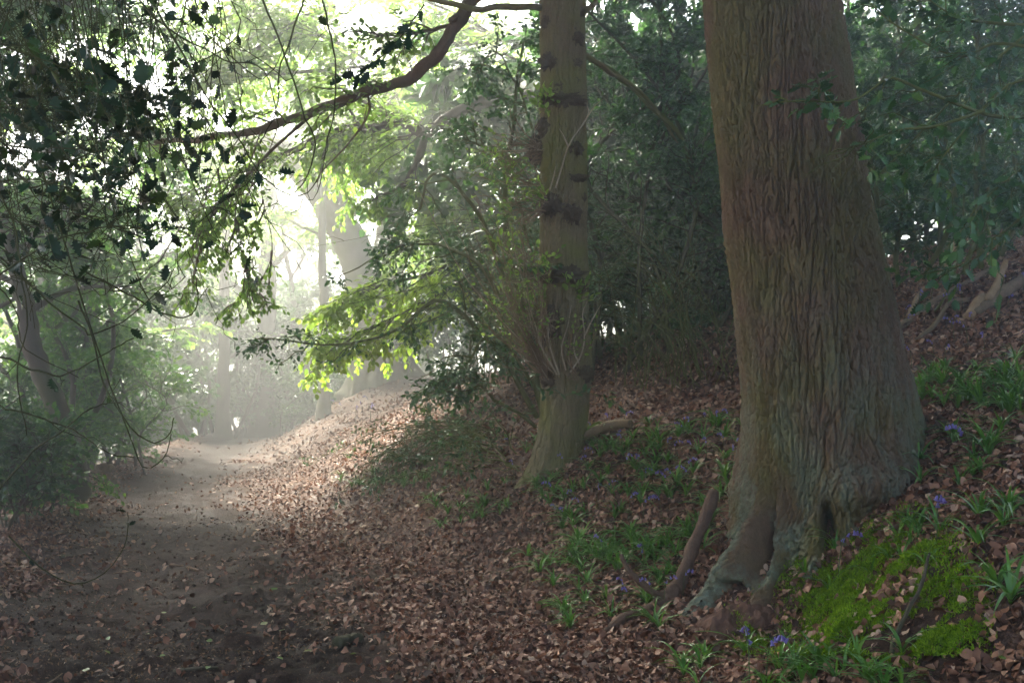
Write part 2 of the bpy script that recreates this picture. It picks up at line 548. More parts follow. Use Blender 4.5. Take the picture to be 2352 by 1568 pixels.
M['oak_bark'] = bark_mat('oak_bark', (.155, .096, .055), (.065, .04, .024), (.24, .16, .098), (.13, .118, .036), .75, .16, 8, .8, ((.175, .215, .155), .1, 2.3, .46), .02)
M['maple_bark'] = bark_mat('maple_bark', (.21, .165, .088), (.10, .075, .04), (.32, .26, .15), (.19, .19, .05), .85, .14, 11, .8, None, .012)
M['burr'] = bark_mat('burr_bark', (.105, .077, .048), (.045, .032, .022), (.19, .145, .09), (.12, .115, .04), .4, 1, 14, 1, None, .02)
M['beech_bark'] = bark_mat('beech_bark', (.26, .235, .185), (.17, .15, .115), (.36, .33, .27), (.19, .21, .07), .6, .6, 3, .3)
M['dark_bark'] = bark_mat('dark_bark', (.075, .055, .04), (.03, .022, .017), (.13, .10, .075), (.07, .08, .03), .5, .3, 6, .6)
M['bough_bark'] = bark_mat('bough_bark', (.155, .09, .055), (.06, .036, .024), (.25, .16, .105), (.10, .10, .035), .6, .9, 10, .8, None, .012)
M['twig'] = bark_mat('twig_bark', (.06, .062, .030), (.028, .026, .016), (.11, .11, .045), (.08, .10, .02), .5, 1, 8, .2)
M['green_twig'] = bark_mat('green_twig', (.10, .12, .03), (.05, .05, .02), (.17, .18, .045), (.14, .16, .03), .5, 1, 8, .2)
M['dry_twig'] = bark_mat('dry_twig', (.24, .15, .09), (.12, .07, .045), (.40, .29, .19), (.2, .17, .06), .3, 1, 8, .2)
M['pale_twig'] = bark_mat('pale_twig', (.42, .34, .24), (.26, .19, .12), (.55, .48, .36), None, 0, 1, 8, .2)
M['dead_wood'] = bark_mat('dead_wood', (.21, .13, .085), (.09, .055, .036), (.34, .24, .16), (.12, .11, .04), .35, .5, 9, .7, None, .008)
M['brown_wood'] = bark_mat('brown_wood', (.12, .07, .047), (.05, .03, .022), (.21, .135, .09), None, 0, .6, 9, .9, None, .012)
M['split_wood'] = bark_mat('split_wood', (.36, .24, .13), (.18, .11, .06), (.50, .36, .22), None, 0, .5, 9, .7, None, .006)
M['red_soil'] = bark_mat('red_soil', (.15, .075, .05), (.08, .042, .03), (.21, .115, .078), None, 0, 1, 7, .8, None, .02)
M['stalk'] = bark_mat('flower_stalk', (.09, .14, .05), (.07, .11, .04), (.12, .17, .06), None, 0, 1, 8, .1)

def soil_mat():
    m = Mat('woodland_soil')
    g = m.pos()
    n1 = m.noise(g, 2.2, 5, .6); n2 = m.noise(g, 26, 5, .7); n3 = m.noise(g, 90, 3, .7)
    col = m.ramp(n2, [(.3, (.012, .0053, .0034)), (.52, (.028, .0132, .008)), (.72, (.06, .029, .0175))])
    col = m.mix(m.ramp(m.noise(g, 6, 4, .65), [(.42, (0, 0, 0)), (.58, (.75,) * 3)]), col, (.011, .0058, .0042))
    lit = m.ramp(n3, [(.35, (.045, .024, .016)), (.5, (.14, .076, .05)), (.66, (.26, .155, .108))])
    sp = m.noise(g, 150, 2, .5)
    col = m.mix(m.ramp(sp, [(.60, (0, 0, 0)), (.66, (1, 1, 1))]), col, m.ramp(m.noise(g, 40, 2), [(.35, (.05, .03, .02)), (.65, (.22, .12, .06))]))
    at_ = m.n('Attribute', attribute_name='litter')
    f = m.math('MULTIPLY', at_.outputs['Fac'], m.ramp(n1, [(.3, (.5,) * 3), (.55, (1, 1, 1))]), True)
    col = m.mix(f, col, lit)
    m.l(col, m.b.inputs['Base Color'])
    m.l(m.ramp(n1, [(.35, (.72,) * 3), (.6, (.95,) * 3)]), m.b.inputs['Roughness'])
    m.b.inputs['Specular IOR Level'].default_value = .22
    m.bump(m.math('ADD', n2, m.math('MULTIPLY', n3, .5)), 1.0, .02)
    return m.m
M['soil'] = soil_mat()
M['clod'] = bark_mat('mud_clod', (.026, .0135, .0088), (.011, .006, .004), (.06, .033, .021), None, 0, 1, 9, .6)
# ------------------------------------------------------------------ ground
MOSS = [(1960, 1375, 85, 45, 10), (2060, 1275, 60, 40, 5), (1850, 1470, 80, 26, 5), (2000, 1490, 80, 26, 5), (2150, 1430, 55, 36, 4), (2215, 1390, 35, 26, 1.5), (1775, 1487, 50, 16, 1.5), (1895, 1340, 36, 40, 3), (2030, 1420, 60, 40, 4), (2120, 1495, 60, 22, 2)]
def moss_zone(x, y):
    u, v = project(np.stack([x, y, height(x, y)], -1))
    z = 0
    for mu, mv, su, sv, w in MOSS:
        z = z + np.exp(-.5 * ((u - mu) / su) ** 2 - .5 * ((v - mv) / sv) ** 2) * np.where(np.asarray(y) > 1, 1, 0)
    return np.minimum(z, 1)

def litter_density(x, y):
    pl, pr = np.interp(y, _PD, _PL), np.interp(y, _PD, _PR)
    n = fbm(x * 1.1, y * .9, 7.7, 3, 31) * .75
    inside = sstep(-.35, .35, x - pl + n) * (1 - sstep(-.55, .75, x - pr + n))
    d = 1 - .965 * inside
    left = 1 - sstep(-.2, .9, x - pl + n)
    d = d * (1 - .25 * left)
    # worn, earthy ground under the tree on the slope, lower right corner
    d = d * (1 - .6 * np.exp(-((x - 1.8) / .7) ** 2 - ((y - 3.7) / .9) ** 2))
    d = d * (1 - .6 * sstep(.5, 1.0, moss_zone(x, np.maximum(y, .5)) + .25 * fbm(x * 3, y * 3, .4, 2, 3)))
    d = d * (1 - .9 * np.exp(-((x - 1.24) / .24) ** 2 - ((y - 5.44) / .18) ** 2))
    return np.clip(d, 0, 1)

def axis(fine0, fine1, step, lo, hi, grow=1.09):
    a = list(np.arange(fine0, fine1, step))
    s, x = step, a[0]
    left = []
    while x > lo:
        s = min(s * grow, 6); x -= s; left.append(x)
    s, x = step, a[-1]
    right = []
    while x < hi:
        s = min(s * grow, 6); x += s; right.append(x)
    return np.array(left[::-1] + a + right)

gx, gy = axis(-5, 4.2, .055, -115, 115, 1.05), axis(2.3, 10, .055, -60, 125, 1.035)
GX, GY = np.meshgrid(gx, gy)
GV = np.stack([GX, GY, height(GX, GY)], -1).reshape(-1, 3)
nx, ny = len(gx), len(gy)
gi = np.arange(ny - 1)[:, None] * nx + np.arange(nx - 1)[None]
GF = np.stack([gi, gi + 1, gi + nx + 1, gi + nx], -1).reshape(-1, 4)
me = new_mesh('ground', GV, GF, M['soil'])
a = me.attributes.new('litter', 'FLOAT', 'POINT')
a.data.foreach_set('value', litter_density(GV[:, 0], GV[:, 1]).astype(np.float32))
ground = tag(link('ground', me), 'dark woodland path and litter covered bank', None, None, 'structure')

# ------------------------------------------------------------------ mist
HAZE_DENSITY = 0.0182
def haze_box(x0, x1, y0, y1, z0, z1):
    V = np.array([(x, y, z) for z in (z0, z1) for y in (y0, y1) for x in (x0, x1)])
    F = np.array([(0, 2, 3, 1), (4, 5, 7, 6), (0, 1, 5, 4), (2, 6, 7, 3), (0, 4, 6, 2), (1, 3, 7, 5)])
    m = bpy.data.materials.new('mist'); m.use_nodes = True
    t = m.node_tree; t.nodes.remove(t.nodes['Principled BSDF'])
    pv = t.nodes.new('ShaderNodeVolumePrincipled')
    pv.inputs['Color'].default_value = (.97, .98, .95, 1)
    pv.inputs['Density'].default_value = HAZE_DENSITY
    pv.inputs["Anisotropy"].default_value = .68
    t.links.new(pv.outputs[0], t.nodes['Material Output'].inputs['Volume'])
    o = link('haze', new_mesh('haze', V, F, m, False))
    return tag(o, 'pale morning mist hanging in the wood', None, None, 'stuff')
haze = haze_box(-125, 125, -70, 135, -5.5, 15.5)
# ------------------------------------------------------------------ trunks
def bark_relief(P, fx, fz, deep, seed, knob=None):
    """vertical, wandering fissures; P (..,3) world places"""
    wx = .016 * perlin(P[..., 0] * 3, P[..., 1] * 3, P[..., 2] * 1.3, seed + 3)
    wy = .016 * perlin(P[..., 0] * 3, P[..., 1] * 3, P[..., 2] * 1.3, seed + 4)
    X, Y, Z = P[..., 0] + wx, P[..., 1] + wy, P[..., 2]
    n1 = perlin(X * fx, Y * fx, Z * fz, seed)
    n2 = perlin(X * fx * 1.9, Y * fx * 1.9, Z * np.maximum(fz * 5.5, 9), seed + 1)
    n3 = perlin(X * fx * 3.4, Y * fx * 3.4, Z * 34, seed + 2)
    d = -deep * (1 - sstep(0, .13, np.abs(n1))) - .7 * deep * (1 - sstep(0, .15, np.abs(n2)))
    return d + deep * .38 * n3 + deep * .3 * n1

def trunk_grid(zs, axis_fn, rad_fn, phis):
    Z, PH = np.meshgrid(zs, phis, indexing='ij')
    A = axis_fn(Z)                      # (.., 2)
    R = rad_fn(PH, Z)
    return Z, PH, A, R

def grid_faces(nz, nphi):
    b = (np.arange(nz - 1) * nphi)[:, None]; s = np.arange(nphi)[None]; s1 = (s + 1) % nphi
    return np.stack([b + s, b + s1, b + nphi + s1, b + nphi + s], -1).reshape(-1, 4)

def front_phis(centre_deg, n_front, n_back):
    c = math.radians(centre_deg); h = math.radians(105)
    f = np.linspace(c - h, c + h, n_front)
    b = np.linspace(c + h, c + 2 * PI - h, n_back + 2)[1:-1]
    return np.concatenate([f, b])

def adiff(a, deg):
    return np.abs((a - math.radians(deg) + PI) % (2 * PI) - PI)

# ---- the big tree on the bank
OAK = np.array([2.0, 6.3])
def oak_axis(z):
    x = np.interp(z, [-.5, .3, .92, 1.2, 1.47, 2.02, 2.71, 3.95, 7, 12], [2.0, 2.0, 2.01, 2.01, 1.995, 1.915, 1.785, 1.63, 1.4, 1.1])
    return np.stack([x, 6.3 + 0 * x], -1)
OAK_BUTT = [  # direction, reach, half width (deg), height over which it runs into the trunk, ground level
    (211, .88, 15, 1.0, .03), (229, .64, 8, .75, .0), (244, .50, 10, .9, .05), (262, .2, 14, .8, .2), (274, .14, 18, .8, .30),
    (309, .36, 17, .55, .58), (340, .20, 20, .5, .85), (20, .12, 25, .6, 1.3), (70, .15, 25, .6, 1.5), (130, .15, 22, .6, 1.0), (172, .10, 18, .7, .5)]
def oak_rad(ph, z):
    r = np.interp(z, [-.5, .92, 1.47, 2.02, 2.71, 3.95, 7, 12], [.53, .52, .515, .485, .45, .42, .36, .25])
    r = r + .02 * np.sin(3 * ph + z * .4) + .012 * np.sin(7 * ph + 1.3)
    for deg, A, w, H, g in OAK_BUTT:
        k = np.exp(-(adiff(ph, deg) / math.radians(w)) ** 2)
        r = r + A * k * np.clip(1 - (z - g) / H, 0, 1.25) ** 1.5
    # flutes above the roots
    fl = np.exp(-np.maximum(z - .5, 0) / .55)
    r = r - .05 * fl * np.exp(-(adiff(ph, 222) / .10) ** 2)
    return r
def build_oak():
    root = thing('oak_tree', 'massive furrowed trunk with hollow buttress roots leaning on the bluebell bank', 'tree', (2.0, 6.3, .4))
    zs = np.concatenate([np.arange(-.35, 4.6, .0095), np.linspace(4.75, 12.5, 60)])
    ph = front_phis(250, 400, 40)
    Z, PH, A, R = trunk_grid(zs, oak_axis, oak_rad, ph)
    def place(R): return np.stack([A[..., 0] + R * np.cos(PH), A[..., 1] + R * np.sin(PH), Z], -1)
    P = place(R)
    U, V = project(P)
    # hollows between the roots
    front = np.cos(PH - math.radians(252)) > .1
    def dent(u, v, su, sv, depth, tilt=0.0):
        du = U - u - tilt * (V - v)
        return -depth * np.exp(-(np.abs(du) / su) ** 2.6 - (np.abs(V - v) / sv) ** 2.6) * front
    R = R + dent(1660, 1374, 36, 30, .38) + dent(1745, 1225, 20, 92, .24, -.10) + dent(1788, 1372, 15, 52, .22, -.16) + dent(1907, 1235, 15, 62, .3, .12)
    R = R + dent(1640, 1250, 30, 60, -.04) + dent(1672, 1366, 13, 13, -.12)
    # swollen burr where the right hand root leaves the trunk
    R = R - dent(1990, 1125, 90, 48, .10) * 1.0 - dent(2040, 1080, 60, 40, .05)
    P = place(R)
    low = 1 - sstep(.55, 1.3, Z)
    deep = bark_relief(P, 23, 2.0, .028, 11) * (1 - .65 * low) + bark_relief(P, 21, 6.5, .028, 40) * low
    lump = .03 * low * fbm(P[..., 0] * 4, P[..., 1] * 4, P[..., 2] * 4, 3, 8) + .012 * fbm(P[..., 0] * 2, P[..., 1] * 2, P[..., 2] * 1.2, 2, 18)
    P = place(R + deep + lump)
    part('trunk', P.reshape(-1, 3), grid_faces(len(zs), len(ph)), M['oak_bark'], root)
    return root
oak = build_oak()

# ---- the burred tree in the middle distance
mb = ground_hit([1272], [1085])[0]
MD = mb[1] + .2                                   # depth of its axis
def maple_axis(z):
    v = V0 - (z - EYE) * FPX / MD
    u = np.interp(v, [-900, 0, 300, 600, 850, 950, 1050, 1150], [1296, 1293, 1293, 1295, 1300, 1297, 1280, 1262])
    return np.stack([(u - U0) * MD / FPX, MD + 0 * u], -1)
def maple_rad(ph, z):
    v = V0 - (z - EYE) * FPX / MD
    w = np.interp(v, [-2500, -900, 0, 300, 600, 850, 950, 1050, 1100, 1160], [30, 44, 52, 53, 54, 57, 54, 57, 62, 72])
    r = w * MD / FPX
    for deg, A, wd in ((200, .10, 18), (238, .10, 16), (280, .05, 20), (330, .06, 22), (60, .2, 30), (130, .2, 30)):
        r = r + A * np.exp(-(adiff(ph, deg) / math.radians(wd)) ** 2) * np.minimum(np.exp(-(z - mb[2] + .12) / .22), 1.2)
    for vv, A in ((248, .012), (470, .014), (640, .016), (850, .012), (760, .01), (330, .01)):
        r = r + A * np.exp(-((v - vv) / 28) ** 2)
    return r
def build_maple():
    root = thing('burred_tree', 'upright trunk ringed with dark burrs and twiggy shoots in mid picture', 'tree', (maple_axis(np.array(mb[2]))[0], MD, mb[2]))
    zs = np.concatenate([np.arange(mb[2] - .35, 5.6, .013), np.linspace(5.7, 12.5, 50)])
    ph = front_phis(262, 170, 30)
    Z, PH, A, R = trunk_grid(zs, maple_axis, maple_rad, ph)
    place = lambda R: np.stack([A[..., 0] + R * np.cos(PH), A[..., 1] + R * np.sin(PH), Z], -1)
    P = place(R)
    R = R + bark_relief(P, 21, 3.0, .017, 61) + .012 * fbm(P[..., 0] * 5, P[..., 1] * 5, P[..., 2] * 3, 2, 4)
    part('trunk', place(R).reshape(-1, 3), grid_faces(len(zs), len(ph)), M['maple_bark'], root)
    # burrs
    rng = np.random.default_rng(12)
    n1, n2 = 26, 40
    th = np.linspace(0, PI, n1)[:, None]; la = np.linspace(0, 2 * PI, n2, endpoint=False)[None]
    S = np.stack([np.sin(th) * np.cos(la), np.sin(th) * np.sin(la), np.cos(th) + 0 * la], -1)
    spots = [(1262, 155, 26, 20), (1322, 102, 17, 17), (1320, 158, 15, 12), (1290, 244, 50, 15), (1252, 300, 22, 26), (1237, 345, 24, 34),
             (1318, 352, 20, 22), (1322, 418, 28, 12), (1268, 480, 26, 24), (1308, 498, 24, 22), (1256, 62, 14, 18), (1292, 638, 48, 18),
             (1275, 745, 26, 32), (1262, 872, 24, 18), (1338, 858, 24, 18), (1330, 745, 16, 18), (1330, 40, 12, 16), (1245, 640, 20, 16)]
    spots += [(rng.uniform(1245, 1345), rng.uniform(20, 900), rng.uniform(7, 15), rng.uniform(6, 12)) for _ in range(22)]
    for k, (u, v, wu, wv) in enumerate(spots):
        s = MD / FPX
        z = EYE + (V0 - v) * s
        ax = maple_axis(np.array(z)); r = float(maple_rad(np.array(math.radians(262)), np.array(z)))
        x = (u - U0) * s
        off = np.clip((x - ax[0]) / r, -.97, .97)
        y = MD - r * math.sqrt(1 - off * off)
        B = S * np.array([wu * s, min(wu, 30) * s * .7, wv * s * rng.uniform(.8, 1.2)])
        nz = fbm(S[..., 0] * 2.6 + k * 7, S[..., 1] * 2.6, S[..., 2] * 2.6, 4, k) * .42 + .4 * np.abs(perlin(S[..., 0] * 6 + k, S[..., 1] * 6, S[..., 2] * 6, k)) - .1
        B = B * (1 + nz[..., None] * 1.25) * .9 + np.array([x, y + .03, z])
        b = part('burr', B.reshape(-1, 3), grid_faces(n1, n2), M['burr'], root)
    return root
maple = build_maple()

# ---- generic branches and crowns
def limb(pts, r0, r1, n=24, rng=None, wig=0.0):
    P = spline(pts, n)
    if rng is not None and wig:
        w = rng.normal(0, wig, P.shape); w = (w + np.roll(w, 1, 0) + np.roll(w, -1, 0)) / 3; w[0] = 0; P = P + w
    t = np.linspace(0, 1, n)
    return P, r0 * (1 - t) ** .8 + r1 * (1 - (1 - t) ** .8)

def rough_tube(T, P, R, sides, rng, amp=.08, seed=0):
    """a limb with knots and swellings"""
    n = len(P)
    R = R * (1 + amp * np.array(fbm(np.arange(n) * .37 + seed * 13.1, 0.5, seed * 1.7, 3, seed % 7)) * 1.6)
    T.add(P[None], R[None], sides)

def foliate(T, L, lines, rng, n1, len1, n2, len2, nl, size, droop=.18, r1=.012, r2=.004, flat=.2, angle=(30, 75), t1=(.2, 1), updev=.35, up1=.05, hang=.1, k1=6, taper=.5, twig_t=(.15, 1)):
    A = spawn(lines, n1, rng, len1, angle, t1, droop, flat, k1, .03, taper, up1)
    B = spawn(A, n2, rng, len2, (25, 65), twig_t, droop * .8, flat, 3, .03, .5, 0)
    def seen(Q):
        m = Q.mean(1); u, v = project(m)
        return (m[:, 1] > .5) & (u > -150) & (u < 2500) & (v > -90)
    A0 = A
    A, B = A[seen(A)], B[seen(B)]
    if len(A) == 0 or len(B) == 0: return A, B
    T.add(A, (np.linspace(1, .3, k1) * r1)[None], 4)
    if r2: T.add(B, (np.linspace(1, .4, 3) * r2)[None], 3)
    L.add(*leaves_on(B, nl, rng, size, updev=updev, hang=hang))
    L.add(*leaves_on(A, max(nl // 2, 2), rng, size, t=(.5, 1), updev=updev, hang=hang))
    return A, B

def cull(margin_u=160, top=-260, bottom=1700):
    """keeps what stands in or near the picture"""
    def f(p):
        u, v = project(p)
        return (p[:, 1] > .5) & (u > -margin_u) & (u < 2352 + margin_u) & (v > top) & (v < bottom)
    return f

def shade_crown(root, centre, rad, n, size, mat, rng, name='crown', templates=None, zmin=None, gap=-.12):
    """an overhead ellipsoid of loose leaves that shades what lies below"""
    q = unit(rng.normal(0, 1, (n, 3))) * (rng.uniform(0, 1, (n, 1)) ** .4) * np.array(rad)
    c = np.array(centre)
    clump = fbm(q[:, 0] * .7 + c[0], q[:, 1] * .7 + c[1], q[:, 2] * .9, 2, 3)
    q = q[clump > gap] + c
    if zmin is not None:
        q = q[q[:, 2] > zmin]
    d = unit(rng.normal(0, 1, q.shape) * np.array([1, 1, .4]))
    L = Leaves().add(q, d, unit(np.array([0, 0, 1.]) + rng.normal(0, .4, q.shape)), rng.uniform(size * .8, size * 1.4, len(q)))
    return L.part(name, templates or T_TWO, mat, root, rng)

rng = np.random.default_rng(40)
# oak: limbs above the picture and an unseen crown enlarged to shade the near mist
T = Tubes()
for k in range(9):
    z = 5.6 + k * .7; a = k * 2.4 + .6; x0, y0 = oak_axis(np.array(z))
    P, R = limb([(x0, y0, z), (x0 + 1.4 * math.cos(a), y0 + 1.4 * math.sin(a), z + .7), (x0 + 3 * math.cos(a), y0 + 3 * math.sin(a), z + 1.3)], .12, .03, 12, rng, .05)
    rough_tube(Tubes(), P, R, 8, rng, .1, k)
    Tubes().add(P[None], R[None], 8).part('limb', M['oak_bark'], oak)
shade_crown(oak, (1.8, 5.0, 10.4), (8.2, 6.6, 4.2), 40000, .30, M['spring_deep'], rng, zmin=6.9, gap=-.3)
# burred tree: crown and the limbs that leave it near the top of the picture
T = Tubes()
mx = float(maple_axis(np.array(4.5))[0])
for pts, r in (([(1245, 20, MD), (1180, 14, MD - .3), (1100, 20, MD - .5), (1010, 5, MD - .6), (930, -30, MD - .7)], .035),
               ([(1340, 30, MD), (1365, 5, MD), (1390, -40, MD + .2)], .03),
               ([(1340, 125, MD + .1), (1400, 165, MD + .5), (1480, 220, MD + 1), (1560, 330, MD + 1.5)], .028)):
    P, R = limb(at_many(pts), r, r * .45, 22, rng, .012)
    rough_tube(T, P, R, 8, rng, .1, len(pts)); T.part('limb', M['maple_bark'], maple); T = Tubes()
for k in range(8):
    z = 6.2 + k * .7; a = k * 2.3
    x0, y0 = maple_axis(np.array(z))
    P, R = limb([(x0, y0, z), (x0 + 1.2 * math.cos(a), y0 + 1.2 * math.sin(a), z + .6), (x0 + 2.4 * math.cos(a), y0 + 2.4 * math.sin(a), z + 1)], .07, .02, 12, rng, .05)
    rough_tube(T, P, R, 7, rng, .1, k); T.part('limb', M['maple_bark'], maple); T = Tubes()
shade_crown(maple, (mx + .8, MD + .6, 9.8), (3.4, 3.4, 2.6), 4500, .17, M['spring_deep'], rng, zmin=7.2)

# epicormic shoots
def shoots(root):
    rng = np.random.default_rng(9)
    s = MD / FPX
    def pt(u, v, dy=0): return at(u, v, MD - .27 + dy)
    dry, pale, L = Tubes(), Tubes(), Leaves()
    fans = [((1252, 850), (-150, -310), 62, 120), ((1262, 760), (-110, -190), 34, 90), ((1240, 345), (-110, -10), 26, 70), ((1245, 480), (-110, 30), 24, 80),
            ((1250, 640), (-90, -90), 30, 80), ((1320, 865), (5, -130), 12, 45), ((1240, 420), (-100, -60), 18, 70)]
    for (u, v), (du, dv), n, sp in fans:
        for j in range(n):
            p0 = pt(u + rng.normal(0, 6), v + rng.normal(0, 12))
            f = rng.uniform(.45, 1.1)
            p2 = pt(u + du * f + rng.normal(0, sp * .5), v + dv * f + rng.normal(0, sp * .6), rng.normal(-.12, .28))
            pm = (p0 + p2) / 2 + np.array([rng.normal(-.05, .05), rng.normal(-.05, .05), rng.normal(-.04, .07)])
            P = spline([p0, pm, p2], 9) + rng.normal(0, .006, (9, 3))
            (dry if rng.random() < .8 else pale).add(P[None], np.linspace(.0055, .0018, 9)[None] * rng.uniform(.7, 1.25), 4)
            B = spawn(P[None], 3, rng, (.08, .3), (20, 60), (.3, .95), 0, .9, 4, .04)
            dry.add(B, np.linspace(.0025, .0012, 4)[None], 3)
            if rng.random() < .42:
                L.add(*leaves_on(B, 3, rng, (.025, .055), updev=.7))
    # pale antler-like dead shoots against the trunk
    for pts in ([(1276, 432), (1292, 380), (1308, 330), (1340, 285), (1365, 245), (1385, 228)], [(1305, 335), (1295, 312), (1285, 296)], [(1338, 288), (1352, 262), (1350, 245)],
                [(1262, 438), (1272, 405), (1276, 382)], [(1310, 855), (1335, 815), (1343, 770), (1338, 720), (1350, 690)], [(1343, 770), (1360, 735), (1380, 700)],
                [(1300, 850), (1290, 800), (1305, 745), (1312, 700)], [(1330, 835), (1318, 800), (1322, 770)], [(1280, 860), (1245, 800), (1215, 740), (1205, 690)], [(1285, 860), (1262, 790), (1258, 730)]):
        P = spline(np.array([pt(u, v, -.08) for u, v in pts]), 12)
        pale.add(P[None], np.linspace(.009, .003, 12)[None], 5)
    # fresh sprigs
    for j in range(30):
        u, v = [(1250, 460), (1330, 690), (1240, 270), (1300, 670), (1262, 620), (1275, 250), (1180, 700), (1170, 560)][j % 8]
        p0 = pt(u + rng.normal(0, 14), v + rng.normal(0, 14), -.05)
        P = spline([p0, p0 + np.array([rng.normal(-.02, .07), -.06, rng.uniform(.05, .2)])], 5)
        L.add(*leaves_on(P[None], 6, rng, (.04, .075), updev=.6))
        dry.add(P[None], .002, 3)
    dry.part('twigs', M['dry_twig'], root)
    pale.part('dead_shoots', M['pale_twig'], root)
    L.part('shoot_leaves', T_OV, M['spring'], root, rng)
shoots(maple)

# ---- the great beech in the mist
def build_beech():
    rng = np.random.default_rng(3)
    D = 27.0
    b = ground_hit([865], [868])[0]
    base = at(868, 930, D)
    root = thing('beech_tree', 'huge forked smooth trunk fading into mist above the path bend', 'tree', (base[0], D, height(base[0], D)))
    T = Tubes()
    s = D / FPX
    zs = np.linspace(height(base[0], D) - .5, at(0, 640, D)[2], 70)
    ph = np.linspace(0, 2 * PI, 72, endpoint=False)
    def ax(z):
        v = V0 - (z - EYE) / s
        u = np.interp(v, [600, 700, 800, 900, 1000], [858, 862, 866, 868, 868])
        return np.stack([(u - U0) * s, D + 0 * u], -1)
    def rad(p, z):
        v = V0 - (z - EYE) / s
        r = np.interp(v, [600, 700, 800, 900, 1000], [62, 60, 62, 66, 70]) * s
        for deg, A, w, H, g in ((205, 1.7, 10, .36, .0), (232, .8, 10, .34, .7), (275, .6, 14, .35, 1.0), (318, .75, 12, .4, 1.25), (350, .6, 16, .4, 1.6), (60, .6, 20, .4, 1.6), (140, .7, 18, .4, 1.2)):
            r = r + A * np.exp(-(adiff(p, deg) / math.radians(w)) ** 2) * np.minimum(np.exp(-(z - g - .2) / H), 1.2)
        r = r + .07 * np.cos(2 * p + .6) + .05 * np.sin(5 * p + z * .8)
        return r
    Z, PH, A, R = trunk_grid(zs, ax, rad, ph)
    P = np.stack([A[..., 0] + R * np.cos(PH), A[..., 1] + R * np.sin(PH), Z], -1)
    P[..., :2] += .04 * fbm(P[..., 0] * 1.5, P[..., 1] * 1.5, P[..., 2] * 1.5, 3, 6)[..., None]
    part('trunk', P.reshape(-1, 3), grid_faces(len(zs), len(ph)), M['beech_bark'], root)
    lines = []
    for pts, r0, r1 in (([(850, 690, D), (822, 600, D), (785, 520, D - .3), (735, 440, D - .6), (670, 370, D - 1), (600, 335, D - 1.3), (520, 330, D - 1.6), (420, 300, D - 2)], .50, .20),
                        ([(800, 545, D - .2), (785, 470, D), (765, 380, D), (758, 280, D), (765, 150, D), (760, -60, D)], .33, .2),
                        ([(880, 680, D), (893, 570, D), (900, 450, D + .2), (905, 300, D + .3), (885, 120, D + .4), (880, -80, D + .5)], .46, .28),
                        ([(895, 330, D), (950, 240, D + .3), (1030, 160, D + .6), (1120, 60, D + 1)], .16, .07),
                        ([(768, 300, D), (700, 210, D - .6), (610, 140, D - 1.2), (480, 90, D - 2)], .15, .05),
                        ([(890, 420, D), (820, 300, D - 1), (700, 200, D - 2), (560, 120, D - 3)], .12, .05)):
        P, R = limb(at_many(pts), r0, r1, 40, rng, .03)
        T = Tubes(); rough_tube(T, P, R, 14, rng, .1, len(lines)); T.part('limb', M['beech_bark'], root)
        lines.append(spline(P, 12))
    T, L = Tubes(), Leaves()
    foliate(T, L, np.array(lines), rng, 17, (1.6, 3.6), 10, (.5, 1.1), 9, (.10, .15), droop=.2, r1=.03, r2=.008, t1=(.25, 1), updev=.28)
    T.part('branches', M['beech_bark'], root)
    L.part('crown', T_OVF, M['spring'], root, rng, keep=cull(60, -30))
    return root
beech = build_beech()

# ---- trees standing further back in the mist
def wood_tree(name, label, u, v, d, r, top, lean, n_limbs, mat, leafmat, rng, first=.35, leaf=(.12, .18), n1=6, n2=8, nl=8, spread=3.0, curve=None, group=None, templates=None, down=0.0, over=None):
    b = at(u, v, d); b[2] = height(b[0], b[1]) - .1
    root = thing(name, label, 'tree', b, group)
    pts = curve if curve is not None else [b, b + np.array([lean * .3, 0, top * .35]), b + np.array([lean * .7, 0, top * .7]), b + np.array([lean, 0, top])]
    P, R = limb(pts, r, r * .3, 40, rng, .03)
    R[:4] *= np.array([1.7, 1.4, 1.2, 1.08])
    T = Tubes(); rough_tube(T, P, R, 16, rng, .09, int(u) % 11)
    T.part('trunk', M[mat], root)
    T, L, lines = Tubes(), Leaves(), []
    for k in range(n_limbs):
        i = int(np.interp(k / max(n_limbs - 1, 1), [0, 1], [first * 39, 38]))
        a = k * 2.4 + rng.uniform(0, 1); ln = spread * rng.uniform(.7, 1.2) * (1 - .4 * k / n_limbs)
        q = P[i]; e = np.array([math.cos(a), math.sin(a), 0])
        Q, RR = limb([q, q + e * ln * .5 + np.array([0, 0, ln * (.28 - down)]), q + e * ln + np.array([0, 0, ln * (.38 - 2 * down)])], max(R[i] * .45, .02), .012, 12, rng, .04)
        rough_tube(T, Q, RR, 6, rng, .05, k); lines.append(Q)
    if lines:
        foliate(T, L, np.array(lines), rng, n1, (.8, 2.0), n2, (.35, .9), nl, leaf, droop=.2, r1=.014, r2=.005 if d < 22 else None, updev=.35)
        T.part('limbs', M[mat], root)
        L.part('crown', templates or T_OVF, M[leafmat], root, rng, keep=cull(60, -30))
    if over:
        shade_crown(root, over[0], over[1], over[2], .28, M['spring_deep'], rng, 'added_shade_crown', zmin=over[3], gap=-.3)  # extra leaf mass added overhead to keep sun off the left side
    return root
rng = np.random.default_rng(71)
wood_tree('pale_tree', 'slim straight trunk rising beside the path bend in the mist', 512, 1000, 29, .20, 8, .1, 6, 'dark_bark', 'spring', rng, .3)
wood_tree('pale_tree', 'stout dark trunk half hidden by mist where the path ends', 607, 985, 31, .38, 8.5, .2, 6, 'dark_bark', 'spring', rng, .35, spread=3.6)
wood_tree('leaning_sapling', 'thin grey stem slanting behind the fork of the beech', 720, 960, 32, .13, 8, -1.2, 5, 'dark_bark', 'spring', rng, .25)
wood_tree('pale_tree', 'single pale stem just left of the beech roots', 745, 960, 25, .14, 8, -.1, 4, 'beech_bark', 'spring', rng, .35)
